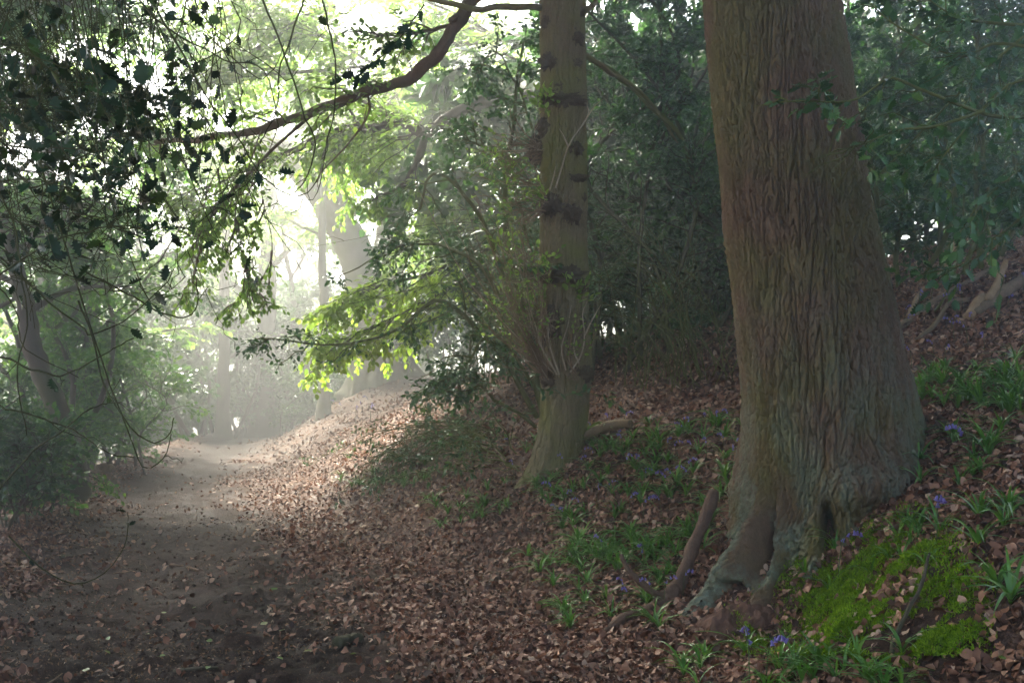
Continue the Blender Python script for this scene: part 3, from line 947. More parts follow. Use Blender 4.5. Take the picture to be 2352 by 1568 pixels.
wood_tree('pale_tree', 'smooth misty stem behind the holly between beech and burred tree', 1075, 850, 30, .24, 11, .2, 12, 'beech_bark', 'spring', rng, .2, spread=3.6)
wood_tree('canopy_tree', 'tall pale leafed tree behind the dark hanging holly', 90, 1000, 24, .26, 12, .3, 16, 'dark_bark', 'spring', rng, .22, spread=4.2, n1=9, over=((-11.2, 17.2, 10.4), (5.0, 4.5, 3.0), 24000, 7.9))
wood_tree('canopy_tree', 'bright leafed tree in the mist left of the path', 300, 1000, 33, .25, 10, .4, 10, 'dark_bark', 'spring', rng, .3, spread=4.2, n1=8)
wood_tree('canopy_tree', 'misty tree with yellow green leaves beyond the beech', 980, 840, 36, .3, 13.5, 0, 16, 'beech_bark', 'spring', rng, .2, spread=4.5, n1=7)
wood_tree('canopy_tree', 'faint tree far back over the leafy gap', 690, 980, 42, .3, 10.5, 0, 12, 'dark_bark', 'spring', rng, .25, spread=5, n1=6, leaf=(.16, .24))
wood_tree('canopy_tree', 'faint tree far back behind the hanging holly', -60, 980, 38, .3, 10, 0, 12, 'dark_bark', 'spring', rng, .2, spread=5, n1=6, leaf=(.16, .24))
wood_tree('small_tree', 'low leafy tree left of the path beyond the leaning trunk', 205, 990, 20.5, .12, 5.6, .2, 14, 'dark_bark', 'understory', rng, .25, leaf=(.10, .14), n1=8, n2=7, nl=8, spread=2.3)
# leaning trunk at the path's left edge
p0 = ground_hit([178], [1150])[0]; d0 = p0[1]
wood_tree('leaning_tree', 'dark leaning trunk at the left edge of the path', 178, 1150, d0, .17, 5, -1, 9, 'dark_bark', 'spring_deep', rng, .6, leaf=(.06, .1), n1=9, n2=7, spread=1.8,
          curve=[at(182, 1165, d0), at(165, 1050, d0), at(125, 920, d0 + .2), at(75, 800, d0 + .4), at(45, 640, d0 + .6), at(-10, 400, d0 + .8), at(-60, 200, d0 + 1)])
# ------------------------------------------------------------------ overhanging boughs
def build_bough(name, label, limbs, rng, mat='bough_bark', leaves=None, leafmat='spring', shade=()):
    """limbs: list of (points (u,v,d), r0, r1, foliage args or None)"""
    L0 = at(*limbs[0][0][0])
    root = thing(name, label, 'branch', L0)
    T, TB, L, any_leaf = Tubes(), Tubes(), Leaves(), False
    for k, (pts, r0, r1, fol) in enumerate(limbs):
        P, R = limb(at_many(pts), r0, r1, 60 if k == 0 else 30, rng, .012 * (r0 / .06))
        T = Tubes(); rough_tube(T, P, R, 12 if r0 > .03 else 6, rng, .14, k + 3)
        T.part('limb' if r0 > .012 else 'hanging_twig', M[mat], root)
        if fol:
            foliate(TB, L, spline(P, 14)[None], rng, **fol); any_leaf = True
    if TB.V: TB.part('twigs', M[mat], root)
    if any_leaf: L.part('leaves', T_OV, M[leafmat], root, rng, keep=cull(60, -40))
    for c, rad, n, zmin in shade:
        shade_crown(root, c, rad, n, .28, M['spring_deep'], rng, 'added_shade_leaves', zmin=zmin, gap=-.35)  # unseen leaf masses added above the view to shade path and near mist
    return root

rng = np.random.default_rng(101)
D1 = 9.6
build_bough('sweeping_bough', 'brown sinuous bough sweeping down from the top centre across bright leaves', [
    ([(1125, -70, D1), (1088, 0, D1), (1060, 42, D1), (1035, 78, D1), (1010, 118, D1), (975, 150, D1), (945, 180, D1), (900, 196, D1), (845, 212, D1), (780, 236, D1), (715, 262, D1), (650, 282, D1), (590, 297, D1 + .1), (530, 306, D1 + .2), (450, 320, D1 + .3), (360, 330, D1 + .4)], .074, .024, dict(n1=16, len1=(.4, 1.1), n2=5, len2=(.2, .5), nl=6, size=(.05, .08), t1=(.45, 1))),
    ([(1050, 55, D1), (1020, 62, D1), (975, 72, D1), (930, 80, D1), (885, 82, D1 + .2), (820, 68, D1 + .3)], .02, .006, dict(n1=10, len1=(.3, .8), n2=5, len2=(.2, .4), nl=6, size=(.05, .08))),
    ([(1062, 40, D1), (1042, 46, D1 - .05), (1034, 52, D1 - .08)], .05, .02, None),
    ([(720, 262, D1), (640, 330, D1), (590, 380, D1), (530, 440, D1), (470, 520, D1), (440, 600, D1 + .1)], .018, .004, dict(n1=14, len1=(.3, .8), n2=5, len2=(.15, .4), nl=6, size=(.045, .075), droop=.35)),
    ([(845, 212, D1), (846, 262, D1 + .2), (800, 330, D1 + .3), (735, 400, D1 + .4), (730, 430, D1 + .4)], .014, .004, None),
    ([(600, 297, D1), (560, 420, D1), (540, 500, D1), (560, 600, D1), (600, 680, D1)], .008, .003, dict(n1=10, len1=(.25, .6), n2=4, len2=(.15, .35), nl=6, size=(.045, .075), droop=.35)),
    ([(640, 285, D1), (600, 420, D1 + .2), (625, 560, D1 + .2), (600, 640, D1 + .2), (520, 720, D1 + .2)], .006, .003, dict(n1=8, len1=(.2, .5), n2=4, len2=(.15, .3), nl=6, size=(.045, .075), droop=.35)),
    ([(560, 300, D1), (480, 430, D1), (460, 560, D1), (440, 680, D1)], .006, .003, dict(n1=9, len1=(.2, .55), n2=4, len2=(.15, .3), nl=6, size=(.045, .075), droop=.35)),
], rng)
D2 = 13.0
build_bough('crooked_bough', 'crooked grey bough with a sharp elbow crossing the misty beech', [
    ([(1290, 205, D2 + .6), (1200, 226, D2 + .3), (1120, 234, D2), (1065, 250, D2), (1020, 280, D2), (985, 304, D2), (962, 302, D2), (930, 282, D2), (905, 283, D2), (860, 292, D2), (810, 293, D2), (760, 310, D2), (700, 332, D2), (640, 362, D2), (590, 385, D2), (550, 430, D2), (528, 455, D2)], .095, .012, dict(n1=26, len1=(.6, 1.6), n2=7, len2=(.25, .6), nl=7, size=(.06, .1), t1=(.25, 1))),
    ([(978, 300, D2), (968, 345, D2), (945, 400, D2), (928, 425, D2), (900, 440, D2), (868, 452, D2)], .055, .012, dict(n1=6, len1=(.4, 1.0), n2=5, len2=(.2, .5), nl=6, size=(.06, .1))),
    ([(905, 283, D2), (880, 262, D2), (840, 235, D2 + .3), (790, 205, D2 + .5)], .035, .012, dict(n1=8, len1=(.6, 1.4), n2=6, len2=(.25, .6), nl=7, size=(.06, .1))),
    ([(815, 293, D2), (812, 270, D2), (800, 245, D2), (790, 215, D2)], .03, .01, None),
    ([(770, 300, D2), (745, 350, D2), (735, 400, D2), (720, 425, D2)], .022, .006, None),
    ([(640, 362, D2), (540, 400, D2), (470, 440, D2), (400, 460, D2)], .02, .006, dict(n1=12, len1=(.4, 1.0), n2=5, len2=(.2, .5), nl=6, size=(.06, .1))),
], rng, 'dark_bark')
# upper canopy branches that fill the top with leaf
D3 = 16.2
up = dict(n1=32, len1=(1.0, 2.5), n2=9, len2=(.35, .9), nl=8, size=(.085, .125), t1=(.05, 1), updev=.3)
build_bough('leafy_bough', 'fine branched bough of yellow green leaves along the top edge', [
    ([(1290, 60, D3), (1150, 90, D3), (1000, 110, D3), (860, 150, D3), (700, 165, D3), (560, 175, D3), (420, 220, D3)], .05, .012, up),
    ([(1150, 90, D3), (1040, 30, D3), (900, -30, D3), (780, -60, D3)], .03, .01, up),
    ([(860, 150, D3), (760, 90, D3), (650, 40, D3), (520, 10, D3)], .03, .01, up),
    ([(770, 15, D3), (720, 32, D3), (660, 70, D3), (570, 125, D3), (500, 190, D3)], .05, .02, up),
    ([(1000, 110, D3), (900, 230, D3 + .4), (800, 330, D3 + .6)], .02, .008, up),
], rng, 'dark_bark', shade=[((-3.4, 11.4, 10.6), (7.4, 5.0, 3.2), 32000, 7.5), ((-7.5, 4.0, 10.0), (6.5, 7.0, 3.0), 22000, 6.6)])
D4 = 18.5
up4 = dict(up, n1=36, len1=(1.0, 2.4), size=(.10, .15))
build_bough('leafy_bough', 'broad leafy bough hanging right of the misty beech trunk', [
    ([(1330, 60, D4), (1240, 180, D4), (1130, 330, D4), (1040, 450, D4), (960, 540, D4)], .06, .012, up4),
    ([(1280, 140, D4), (1150, 200, D4), (1020, 260, D4), (900, 300, D4)], .04, .01, up4),
    ([(1180, 260, D4), (1120, 420, D4), (1060, 560, D4)], .03, .01, up4),
], rng, 'dark_bark')
build_bough('leafy_bough', 'pale leafy bough behind the dark hanging holly', [
    ([(-180, 60, 16), (0, 130, 16), (180, 200, 16), (340, 300, 16), (430, 380, 16)], .05, .012, dict(up, size=(.08, .12))),
    ([(-180, 300, 16.5), (0, 380, 16.5), (140, 470, 16.5), (260, 560, 16.5)], .05, .012, dict(up, size=(.08, .12))),
    ([(-150, -80, 17), (60, -20, 17), (260, 40, 17), (430, 80, 17)], .05, .012, dict(up, size=(.08, .12))),
    ([(-180, 560, 17), (-20, 620, 17), (110, 700, 17), (200, 770, 17)], .04, .012, dict(up, n1=14, size=(.08, .12))),
], rng, 'dark_bark', leafmat='spring_deep')
# low spray of lime green leaves in front of the beech
D5 = 13.6
lo = dict(n1=26, len1=(.7, 1.5), n2=7, len2=(.25, .6), nl=8, size=(.07, .11), t1=(.1, 1), updev=.3, droop=.3)
build_bough('low_bough', 'low spray of vivid lime green leaves in front of the beech base', [
    ([(1240, 540, D5 + .5), (1130, 570, D5), (1010, 620, D5), (900, 650, D5), (820, 680, D5), (740, 735, D5)], .03, .008, lo),
    ([(1130, 600, D5), (1000, 680, D5), (880, 740, D5), (760, 790, D5)], .02, .006, lo),
], rng, 'twig', leafmat='lime')

# ------------------------------------------------------------------ holly trees and thickets on the bank
def holly_mass(name, label, stems, rng, n1, len1, n2, len2, nl, size, templates=None, mat='holly_far', twig='green_twig', up1=.12, cat='bush', r1=.009, droop=.2, kind=None, angle=(30, 85), updev=.55, flat=.5):
    L0 = at(*stems[0][0][0])
    L0[2] = height(L0[0], L0[1])
    root = thing(name, label, cat, L0)
    T, TB, L = Tubes(), Tubes(), Leaves()
    for k, (pts, r0, r1_) in enumerate(stems):
        P, R = limb(at_many(pts), r0, r1_, 24, rng, .02)
        T = Tubes(); rough_tube(T, P, R, 7, rng, .08, k); T.part('stem', M[twig], root)
        foliate(TB, L, spline(P, 12)[None], rng, n1, len1, n2, len2, nl, size, droop=droop, r1=r1, r2=.003, flat=flat, angle=angle, t1=(.08, 1), updev=updev, up1=up1)
    TB.part('twigs', M[twig], root)
    L.part('foliage', templates or T_HOLLYF, M[mat], root, rng, keep=cull(60, -160))
    return root

rng = np.random.default_rng(202)
# A: between path and burred tree
DA = MD + .9
holly_mass('holly_bush', 'loose spiny holly reaching over the slope left of the burred tree', [
    ([(1250, 980, DA), (1215, 800, DA), (1180, 620, DA + .2), (1160, 440, DA + .3), (1180, 260, DA + .5), (1200, 90, DA + .7)], .04, .012),
    ([(1235, 960, DA), (1130, 800, DA), (1020, 690, DA - .1), (900, 760, DA - .2), (760, 790, DA - .3), (600, 775, DA - .4)], .03, .004),
    ([(1240, 900, DA), (1120, 640, DA), (1010, 560, DA), (900, 575, DA - .1), (780, 640, DA - .2)], .025, .004),
    ([(1240, 850, DA), (1110, 520, DA), (1000, 400, DA), (960, 480, DA), (900, 520, DA)], .025, .004),
    ([(1230, 980, DA), (1120, 900, DA - .2), (1060, 860, DA - .3), (1010, 900, DA - .4)], .02, .004),
    ([(1240, 700, DA), (1180, 420, DA + .2), (1100, 330, DA + .3), (1030, 320, DA + .3)], .02, .004),
    ([(1225, 300, DA + .5), (1180, 180, DA + .5), (1130, 120, DA + .5), (1090, 170, DA + .5)], .015, .004),
    ([(1220, 880, DA), (1140, 760, DA + .2), (1080, 820, DA), (1050, 900, DA)], .02, .004),
], rng, 17, (.35, 1.0), 7, (.12, .34), 7, (.035, .058), T_HOLLYM)
# B: between the two trunks
DB = MD + 2.0
stems = []
for k in range(13):
    u = 1330 + 36 * k + rng.normal(0, 10); d = DB + rng.uniform(-.7, 1.6)
    v0 = rng.uniform(820, 880)
    stems.append(([(u + rng.normal(0, 20), v0, d), (u + rng.normal(0, 70), 600, d), (u + rng.normal(0, 110), 380, d + .2), (u + rng.normal(0, 90), 160, d + .4), (u + rng.normal(0, 80), -80, d + .5)], .03, .01))
holly_mass('holly_tree', 'dense dark holly filling the gap between the two big trunks', stems, rng, 32, (.5, 1.3), 8, (.15, .42), 8, (.045, .075), cat='tree', twig='twig')
stems = []
for k in range(9):
    u = 1330 + 55 * k + rng.normal(0, 10); d = DB + 3 + rng.uniform(-.5, 1.5)
    stems.append(([(u, 840, d), (u + rng.normal(0, 40), 560, d), (u + rng.normal(0, 60), 300, d), (u + rng.normal(0, 70), 20, d), (u, -200, d)], .05, .02))
holly_mass('holly_tree', 'deeper holly standing behind the gap between the trunks', stems, rng, 26, (.7, 1.7), 7, (.2, .5), 8, (.06, .10), cat='tree')
# C: right of the big tree, near
DC = 8.6
stems = []
for k in range(11):
    u = 1960 + 50 * k + rng.normal(0, 12); d = DC + rng.uniform(-.4, 1.4)
    stems.append(([(u, 700 - 14 * k, d), (u + rng.normal(0, 30), 470, d), (u + rng.normal(0, 50), 250, d + .2), (u + rng.normal(0, 60), 40, d + .3), (u, -130, d + .3)], .025, .01))
holly_mass('holly_tree', 'thick holly thicket behind the big trunk on the upper bank', stems, rng, 28, (.45, 1.1), 8, (.14, .38), 8, (.045, .075), cat='tree')
# D: low twiggy brush on the slope left of the burred tree
DD = 9.3
stems = []
bb = ground_hit(np.full(14, 1.0) * np.linspace(1150, 1230, 14), np.linspace(1000, 1130, 14))
for k in range(20):
    b = bb[k % 14] + np.array([0, rng.uniform(0, 1.0), .02])
    tip_u, tip_v = rng.uniform(640, 1080), rng.uniform(1010, 1120)
    g = ground_hit([tip_u], [tip_v + 45])[0]
    tip = g + np.array([0, 0, rng.uniform(.08, .45)])
    m = (b + tip) / 2 + np.array([0, 0, rng.uniform(.1, .45)])
    stems.append((b, m, tip))
def brush():
    root = thing('holly_brush', 'low tangle of arching holly twigs sprawling over the foot of the slope', 'bush', bb[0])
    T, L = Tubes(), Leaves()
    for b, m, tip in stems:
        P = spline([b, m, tip], 14) + rng.normal(0, .012, (14, 3))
        T.add(P[None], np.linspace(.010, .003, 14)[None], 5)
        A = spawn(P[None], 7, rng, (.25, .8), (15, 60), (.1, 1), .1, .5, 6, .05)
        T.add(A, np.linspace(.006, .002, 6)[None], 4)
        B = spawn(A, 3, rng, (.1, .3), (20, 60), (.2, 1), .05, .6, 4, .05)
        T.add(B, np.linspace(.0028, .0014, 4)[None], 3)
        L.add(*leaves_on(B[rng.random(len(B)) < .6], 5, rng, (.035, .06), updev=.6))
    T.part('twigs', M['green_twig'], root)
    L.part('foliage', T_HOLLYF, M['holly_far'], root, rng)
brush()
# E: bare arching stems under the holly between the trunks
def bare_stems():
    root = thing('arching_stems', 'yellow green bare stems arching under the holly beside the big trunk', 'bush', ground_hit([1640], [890])[0])
    T = Tubes()
    for k in range(60):
        g = ground_hit([rng.uniform(1400, 1700)], [rng.uniform(850, 900)])[0]
        h = rng.uniform(.4, 1.9); dx = rng.normal(-.2, 1.0)
        P = spline([g, g + np.array([dx * .3, rng.normal(0, .2), h * .6]), g + np.array([dx, rng.normal(0, .3), h]), g + np.array([dx * 1.9, rng.normal(0, .3), h * rng.uniform(.5, .95)])], 14)
        T.add(P[None], np.linspace(.006, .002, 14)[None] * rng.uniform(.6, 1.2), 5)
        T.add(spawn(P[None], 5, rng, (.2, .6), (20, 60), (.3, 1), .15, .6, 5, .04), np.linspace(.004, .0015, 5)[None], 3)
    P, R = limb(at_many([(1380, 150, DB - 1), (1440, 190, DB - .9), (1500, 250, DB - .8), (1560, 310, DB - .7), (1600, 420, DB - .6)]), .035, .02, 20, rng, .01)
    T.add(P[None], R[None], 8)
    T.part('stems', M['green_twig'], root)
bare_stems()

# ------------------------------------------------------------------ misty undergrowth on the far side of the path
def thicket(name, label, u0, u1, vb, vt, d0, d1, n, rng, leaf, mat, n1=12, n2=6, nl=7, len1=(.5, 1.3)):
    stems = []
    for k in range(n):
        u = np.interp(k, [0, n - 1], [u0, u1]) + rng.normal(0, 12); d = rng.uniform(d0, d1)
        b = at(u, vb, d); b[2] = height(b[0], b[1])
        top = at(u + rng.normal(0, 60), vt + rng.uniform(0, 130), d)[2]
        stems.append((b, d, u, top))
    root = thing(name, label, 'bush', stems[0][0])
    T, TB, L = Tubes(), Tubes(), Leaves()
    for b, d, u, top in stems:
        h = max(top - b[2], .8)
        P = spline([b, b + np.array([rng.normal(0, .15) * h, 0, h * .4]), b + np.array([rng.normal(0, .2) * h, rng.normal(0, .1) * h, h * .75]), b + np.array([rng.normal(0, .25) * h, 0, h])], 12)
        T = Tubes().add(P[None], np.linspace(.045, .012, 12)[None] * min(h / 3, 1.3), 6); T.part('stem', M['dark_bark'], root)
        foliate(TB, L, P[None], rng, n1, len1, n2, (.2, .5), nl, leaf, droop=.2, r1=.008, r2=.003 if d < 14 else None, flat=.45, t1=(.08, 1), updev=.5, taper=.3)
    TB.part('twigs', M['dark_bark'], root)
    L.part('foliage', T_OVF, M[mat], root, rng, keep=cull(80, -200))
    return root
rng = np.random.default_rng(303)
thicket('misty_thicket', 'grey green thicket dimmed by mist at the end of the path', 230, 720, 1000, 590, 29.5, 35, 30, rng, (.10, .17), 'understory', n1=19)
thicket('misty_thicket', 'low pale bushes in the mist at the foot of the beech', 640, 800, 985, 800, 27, 33, 9, rng, (.08, .13), 'understory', n1=10)
thicket('green_thicket', 'fresh green undergrowth beyond the leaning trunk', 60, 330, 1050, 770, 16, 22, 16, rng, (.06, .10), 'spring_deep', n1=20)
thicket('green_thicket', 'tall undergrowth behind the dark hanging holly', -120, 200, 1100, 420, 15, 20, 16, rng, (.07, .11), 'spring_deep', n1=22, n2=8)
thicket('roadside_bush', 'dense dark green bush filling the left edge beside the path', -110, 70, 1190, 900, 9.6, 11.5, 10, rng, (.045, .075), 'understory', n1=14, n2=6, len1=(.3, .8))
thicket('roadside_bush', 'small leafy saplings at the foot of the leaning trunk', 20, 110, 1185, 1060, 10.8, 12.0, 6, rng, (.04, .07), 'spring_deep', n1=9, n2=5, len1=(.2, .5))
thicket('misty_thicket', 'far hazy shrubs closing the wood behind the path', -150, 900, 960, 620, 36, 46, 22, rng, (.2, .3), 'understory', n1=20, len1=(1, 2.4))
thicket('bank_thicket', 'dark shrubs behind the holly on top of the bank', 1150, 2500, 800, 120, 14, 19, 30, rng, (.17, .28), 'holly_far', n1=22, n2=7, len1=(1, 2.2))
thicket('misty_thicket', 'low misty shrubs behind the end of the path', 150, 800, 985, 900, 32, 37, 16, rng, (.14, .22), 'understory', n1=16, len1=(.8, 1.6))

stems = []
for k in range(16):
    u = np.interp(k, [0, 15], [1090, 1760]) + rng.normal(0, 12); d = MD + 3.2 + rng.uniform(-.6, 1.4)
    stems.append(([(u, 880, d), (u + rng.normal(0, 25), 780, d), (u + rng.normal(0, 40), 680, d), (u + rng.normal(0, 50), 540, d)], .02, .006))
holly_mass('holly_bush', 'low dense holly closing the view at the foot of the gap between the trunks', stems, rng, 20, (.4, 1.0), 7, (.15, .4), 8, (.06, .10))
stems = []
for k in range(10):
    u = 1930 + 62 * k + rng.normal(0, 12); d = DC + 3 + rng.uniform(-.4, 1.6)
    stems.append(([(u, 620, d), (u + rng.normal(0, 30), 420, d), (u + rng.normal(0, 50), 230, d), (u + rng.normal(0, 60), 20, d), (u, -130, d)], .03, .012))
holly_mass('holly_tree', 'dark holly behind the thicket at the upper right', stems, rng, 28, (.7, 1.6), 7, (.2, .5), 8, (.07, .11), cat='tree')

thicket('misty_thicket', 'pale shrubs in bright mist on the crest beyond the burred tree', 930, 1260, 850, 620, 24, 31, 14, rng, (.10, .16), 'understory', n1=16, len1=(.8, 1.8))
# ------------------------------------------------------------------ holly boughs hanging in front, upper left
HOLLY_MESH = [new_mesh('holly_leaf', V, F, M['holly']) for V, F in T_HOLLY]
def leaf_objects(root, p, d, n, s, meshes, name='leaf'):
    Mx = frames(d, n); L = np.array(root.location)
    for i in range(len(p)):
        o = bpy.data.objects.new(name, meshes[i % len(meshes)])
        m = Matrix.Identity(4)
        for r in range(3):
            for c in range(3): m[r][c] = Mx[i, r, c] * s[i]
            m[r][3] = p[i, r] - L[r]
        o.parent = root
        o.matrix_basis = m
        C.objects.link(o)

def hanging_holly(label, explicit, whips, n_leaf_target, rng, seed_region, dmid, density=.58):
    """explicit: list of point lists; whips: number of free hanging shoots started inside seed_region (u0,u1,v0,v1)"""
    lines = [spline(at_many(p), 22) for p in explicit]
    lens = [.0030] * len(lines)
    for k in range(whips):
        u0, u1, v0, v1 = seed_region
        side = rng.random() < .25
        d = dmid + rng.normal(0, .35)
        if side:
            u, v = -70, rng.uniform(v0, v1); du, dv = rng.uniform(.5, 1.0), rng.uniform(-.1, .8)
        else:
            u, v = rng.uniform(u0, u1), -330; du, dv = rng.normal(.12, .28), 1.0
        L = rng.uniform(430, 1080) if not side else rng.uniform(200, 480)
        b = rng.normal(0, 35, 4)
        pts = [(u, v, d), (u + du * L * .3 + b[0], v + dv * L * .36, d), (u + du * L * .6 + b[1], v + dv * L * .74, d + rng.normal(0, .1)), (u + du * L * .95 + b[2], v + dv * L * rng.uniform(.92, 1.05), d)]
        if rng.random() < .7:
            s = 1 if rng.random() < .75 else -1
            e = pts[-1]
            pts += [(e[0] + s * rng.uniform(30, 60), e[1] + rng.uniform(0, 25), d), (e[0] + s * rng.uniform(70, 110), e[1] - rng.uniform(20, 70), d)]
        if max(p[1] for p in pts) > 980 or pts[-1][0] > 740: continue
        lines.append(spline(at_many(pts), 22)); lens.append(rng.uniform(.0011, .0024))
    root = thing('holly_bough', label, 'branch', lines[0][0], 'holly boughs hanging over the path')
    Lr = np.array(lines)
    w = rng.normal(0, .006, Lr.shape); w = (w + np.roll(w, 1, 1) + np.roll(w, -1, 1)) / 3; w[:, 0] = 0
    Lr = Lr + w
    for q in range(len(Lr)):
        Tubes().add(Lr[q:q + 1], lens[q] * np.linspace(1.15, .55, 22)[None], 5).part('stem', M['twig'], root)
    T = Tubes()
    S = spawn(Lr, 9, rng, (.10, .34), (25, 70), (.18, 1), .05, .8, 6, .06)
    def leafy(u, v):
        return .62 * (1 - sstep(260, 570, u)) * (1 - sstep(470, 820, v)) + .22 * (1 - sstep(560, 760, u)) * (1 - sstep(420, 820, v)) + .05
    su, sv = project(S[:, -1])
    S = S[rng.random(len(S)) < leafy(su, sv) * 1.6]
    T.add(S, np.linspace(.0014, .0009, 6)[None], 4)
    T.part('twigs', M['twig'], root)
    p, d, n, s = leaves_on(S, 4, rng, (.032, .056), updev=.75, angle=45, hang=.15)
    p2, d2, n2, s2 = leaves_on(Lr, 6, rng, (.032, .056), t=(.2, 1), updev=.75, angle=45, hang=.15)
    p, d, n, s = [np.concatenate(a) for a in ((p, p2), (d, d2), (n, n2), (s, s2))]
    u, v = project(p)
    gap = np.where(fbm(u / 95, v / 95, dmid, 2, 2) > -.05, 1.0, .22)
    dens = leafy(u, v)
    k = (rng.random(len(p)) < dens * gap * density) & (u > -40) & (v > -40) & (v < 1100)
    idx = np.flatnonzero(k)
    rng.shuffle(idx)
    extra = idx[n_leaf_target:]
    idx = idx[:n_leaf_target]
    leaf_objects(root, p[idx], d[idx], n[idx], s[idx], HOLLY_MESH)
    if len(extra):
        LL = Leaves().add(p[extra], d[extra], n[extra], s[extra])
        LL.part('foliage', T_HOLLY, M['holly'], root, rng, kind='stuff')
    return root, Lr

rng = np.random.default_rng(404)
h1, _ = hanging_holly('dark holly bough with the long stem that droops to the path and curls up', [
    [(60, 250, 3.2), (120, 460, 3.2), (180, 680, 3.2), (230, 820, 3.2), (278, 960, 3.2), (318, 1055, 3.2), (345, 1072, 3.2), (375, 1046, 3.2), (392, 1000, 3.2)],
    [(180, 690, 3.2), (210, 760, 3.2), (240, 880, 3.15), (290, 965, 3.1), (345, 1015, 3.1), (392, 985, 3.1), (400, 955, 3.1)],
    [(0, 590, 3.3), (100, 680, 3.3), (190, 755, 3.3), (215, 770, 3.3), (300, 722, 3.3), (380, 655, 3.3), (408, 615, 3.3)],
    [(190, 620, 3.2), (290, 680, 3.2), (370, 718, 3.2), (425, 728, 3.2), (452, 700, 3.2), (456, 645, 3.2)],
    [(0, 930, 3.1), (90, 960, 3.1), (170, 990, 3.1), (240, 1035, 3.1), (310, 1050, 3.1)],
    [(-20, 1150, 3.0), (60, 1050, 3.0), (150, 980, 3.0), (230, 930, 3.0), (275, 925, 3.0)],
], 22, 200, rng, (-60, 260, 120, 560), 3.3)
h2, _ = hanging_holly('dark spiny holly bough slanting from the top left towards the sweeping bough', [
    [(320, -40, 3.0), (400, 90, 3.0), (470, 210, 3.0), (545, 310, 3.0), (590, 390, 3.0), (640, 440, 3.0), (690, 448, 3.0), (725, 420, 3.0)],
    [(590, -30, 3.1), (640, 90, 3.1), (690, 230, 3.1), (722, 330, 3.1), (705, 410, 3.1), (672, 440, 3.1)],
    [(735, -30, 3.3), (762, 120, 3.3), (772, 240, 3.3), (752, 330, 3.3), (728, 440, 3.3)],
    [(700, -30, 3.2), (655, 130, 3.2), (628, 260, 3.2), (600, 330, 3.2)],
    [(280, -40, 3.1), (380, 60, 3.1), (500, 130, 3.1), (600, 160, 3.1), (640, 300, 3.1)],
], 28, 260, rng, (180, 560, -60, 200), 3.1)
h3, _ = hanging_holly('densest mat of holly leaves and whips against the white sky at top left', [
    [(-30, -20, 3.5), (100, 150, 3.5), (220, 290, 3.5), (330, 400, 3.5), (420, 520, 3.5)],
    [(40, -40, 3.6), (60, 200, 3.6), (40, 420, 3.6), (70, 640, 3.6)],
    [(-30, 300, 3.4), (120, 230, 3.4), (260, 215, 3.4), (370, 260, 3.4)],
], 34, 300, rng, (-60, 420, -80, 260), 3.6)
h4, _ = hanging_holly('shadowed holly bough down the left edge below the densest mat', [
    [(-40, 380, 2.9), (30, 520, 2.9), (60, 700, 2.9), (40, 860, 2.9), (60, 1000, 2.9)],
    [(-30, 650, 2.9), (120, 560, 2.9), (260, 520, 2.9), (360, 540, 2.9)],
    [(0, 820, 2.8), (120, 860, 2.8), (210, 830, 2.8), (300, 770, 2.8)],
], 34, 240, rng, (-70, 160, 200, 620), 3.0)
# the separate dark sprig below the top edge
def sprig(label, pts, n, rng, size, r=.003, mat='twig', side=6, meshes=None):
    P = spline(at_many(pts), 16)
    root = thing('holly_sprig', label, 'branch', P[0])
    T = Tubes().add(P[None], np.linspace(r, r * .5, 16)[None], 5)
    S = spawn(P[None], side, rng, (.06, .14), (30, 60), (.1, 1), .05, .5, 4, .04)
    T.add(S, .0012, 4); T.part('stem', M[mat], root)
    p, d, nn, s = [np.concatenate(a) for a in zip(leaves_on(S, 2, rng, size, updev=.7), leaves_on(P[None], n, rng, size, t=(.1, 1), updev=.7))]
    leaf_objects(root, p, d, nn, s, meshes or HOLLY_MESH)
sprig('lone dark holly sprig crossing the bright leaves beside the sweeping bough', [(975, 10, 3.4), (935, 65, 3.4), (895, 115, 3.4), (840, 155, 3.4), (795, 180, 3.4)], 7, rng, (.04, .06), .003)
sprig('thin holly shoot curving up over the bottom left of the path', [(20, 1230, 3.4), (90, 1300, 3.4), (170, 1340, 3.4), (240, 1315, 3.4), (285, 1255, 3.4), (295, 1200, 3.4)], 2, rng, (.02, .03), .003, side=1)

